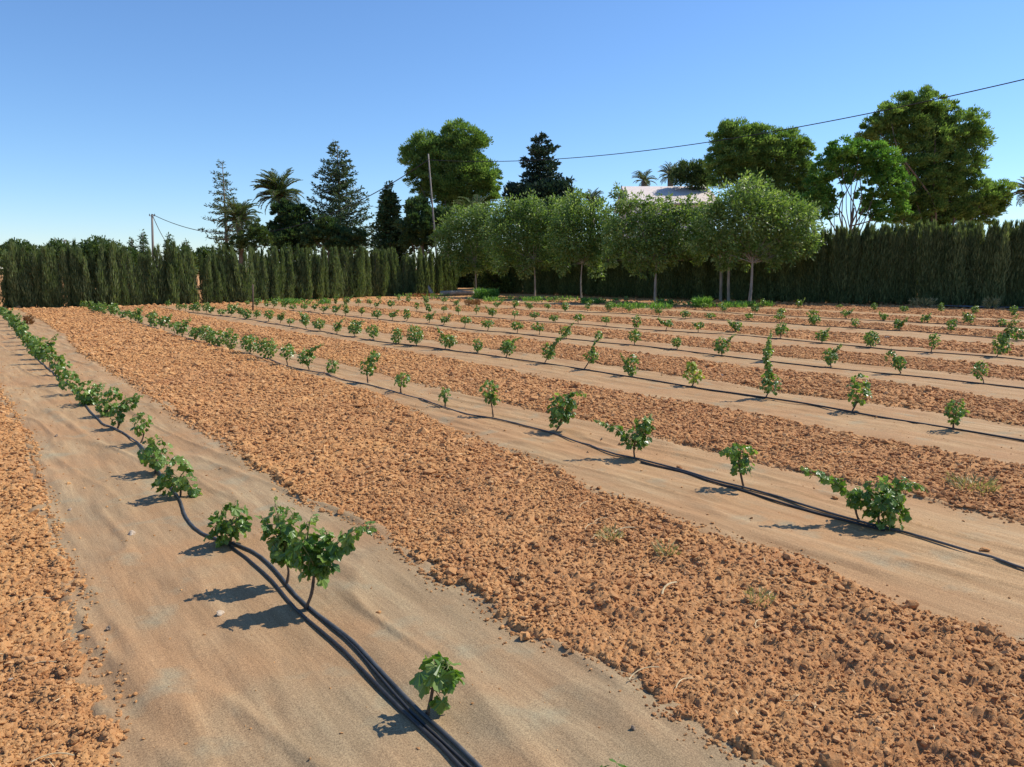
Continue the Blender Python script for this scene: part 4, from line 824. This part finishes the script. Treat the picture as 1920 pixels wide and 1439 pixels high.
weed(1145, 1010, .07, 120, 'wispy pale weed inside the tangle of straws', M_WEED); weed(1250, 1040, .06, 90, 'small pale weed right of the straw tangle', M_WEED); weed(1425, 1125, .06, 80, 'wispy weed beside the curved straw', M_WEED); weed(1820, 915, .16, 260, 'grey-green weed on the soil right of the largest vine', M_WEED, .12); weed(80 + 250, 0 + 1500, .05, 40, 'tuft at the bottom edge', M_WEED) if False else None
weed(54, 607, .09, 260, 'rust-brown dead plant beside the leftmost row, far end', M_DRY, .32, 'dead_plant'); weed(886, 573, .3, 400, 'dark brown dead plant in the far middle of the field', M_DRY, .35, 'dead_plant')
make_vine(1150, 1590, [(1150, 1470, 34, 32)], [], 'grapevine mostly below the bottom edge, only its leaf tips showing', 4242, .07)
weed(912, 562, .55, 1500, 'green bush on the ground at the far corner of the field', M_OAK, .7); weed(1315, 577, .35, 900, 'bushy weed under the rightmost fruit tree', M_OAK, .55); weed(1730, 576, .45, 260, 'tall pale weed at the foot of the right hedge', M_WEED, .5); weed(1858, 579, .25, 200, 'leaning pale weed at the foot of the right hedge, far right', M_WEED, .6)
def ground_cover():
    mb = MB(); q = np.random.default_rng(31)
    for x0, x1, y, w in ((905, 1085, 566, 1.1), (1090, 1160, 570, .7), (1200, 1330, 574, .8), (1330, 1450, 577, .5), (1140, 1320, 580, .35), (740, 900, 560, .6), (480, 620, 571, .5)):
        n = 1500; px_ = q.uniform(x0, x1, n); g = np.array([ground(p, y + q.normal(0, 1.0)) for p in px_]); s = q.random(n) * .16
        k = fbm(g[:, 0] * 1.2, g[:, 1] * 1.2, 5, 3) > .56; g = g[k]; s = s[k]; m_ = len(g); D = q.normal(0, .5, (m_, 3)); D[:, 2] = 1; cards(mb, np.c_[g, s], D, q.uniform(.08, .2, m_), .05, q)
    tag(mb.obj('ground_cover', M_OAK), 'low patchy green weeds under the fruit trees', 'ground cover', kind='stuff')
    mb = MB(); P = np.array(rp); i = q.integers(0, len(P), 5200); C = np.c_[P[i] + q.normal(0, .45, (5200, 2)), q.random(5200) * .12]; D = q.normal(0, 1, (5200, 3)); cards(mb, C, D, q.uniform(.06, .2, 5200), .03, q)
    tag(mb.obj('leaf_litter', M_DRY), 'brown dry leaf litter under the right hedge', 'leaf litter', kind='stuff')
ground_cover()
# grey cloth strip along the foot of the right hedge
a0, a1 = ground(1735, 574.5), ground(2050, 584); v = (a1 - a0) / np.linalg.norm(a1 - a0); nrm = np.array([v[1], -v[0]]); nrm = nrm if nrm[1] < 0 else -nrm
t = np.linspace(0, 1, 40); u = np.linspace(-.3, .9, 8); G = a0 + t[:, None, None] * (a1 - a0) + u[None, :, None] * nrm; zz = .075 + (fbm(G[..., 0] * 2, G[..., 1] * 2, 8, 3) - .5) * .05
i = np.arange(39)[:, None] * 8; j = np.arange(7)[None]; Q = np.stack([i + j, i + j + 1, i + 9 + j, i + 8 + j], -1).reshape(-1, 4)
tag(MB().add(np.dstack([G, zz]).reshape(-1, 3), None, Q).obj('ground_cloth', M_GREYMAT, smooth=True), 'grey ground cloth along the foot of the right hedge, far right', 'ground cloth')
# felled log, dry pile and the pale stump at the far corner
b = ground(826, 556); e = ground(892, 555); mb = MB(); tube(mb, [(b[0], b[1], .16), ((b[0] + e[0]) / 2, (b[1] + e[1]) / 2, .2), (e[0], e[1], .15)], [.15, .13, .10], 9)
tag(mb.obj('felled_log', M_PALE, smooth=True), 'long pale log lying at the far corner between the hedges', 'log')
g = ground(808, 556); mb = MB(); tube(mb, [(g[0] + .15, g[1], -.05), (g[0], g[1], .25), (g[0] - .15, g[1], .62)], [.16, .12, .03], 8); tag(mb.obj('stump', M_PALE, smooth=True), 'pale pointed stump at the foot of the leaning pole', 'stump')
weed(790, 556, .9, 900, 'heap of dry branches left of the felled log', M_DRY, .25, 'brush_pile')
g = ground(474, 584); mb = MB(); tube(mb, [(g[0], g[1], -.05), (g[0] + .03, g[1], .4), (g[0] + .05, g[1], 1.0)], .03, 6); tag(mb.obj('stake', M_VBARK, smooth=True), 'thin dark stake standing in the far left of the field', 'stake')
print('objects', len(bpy.data.objects))
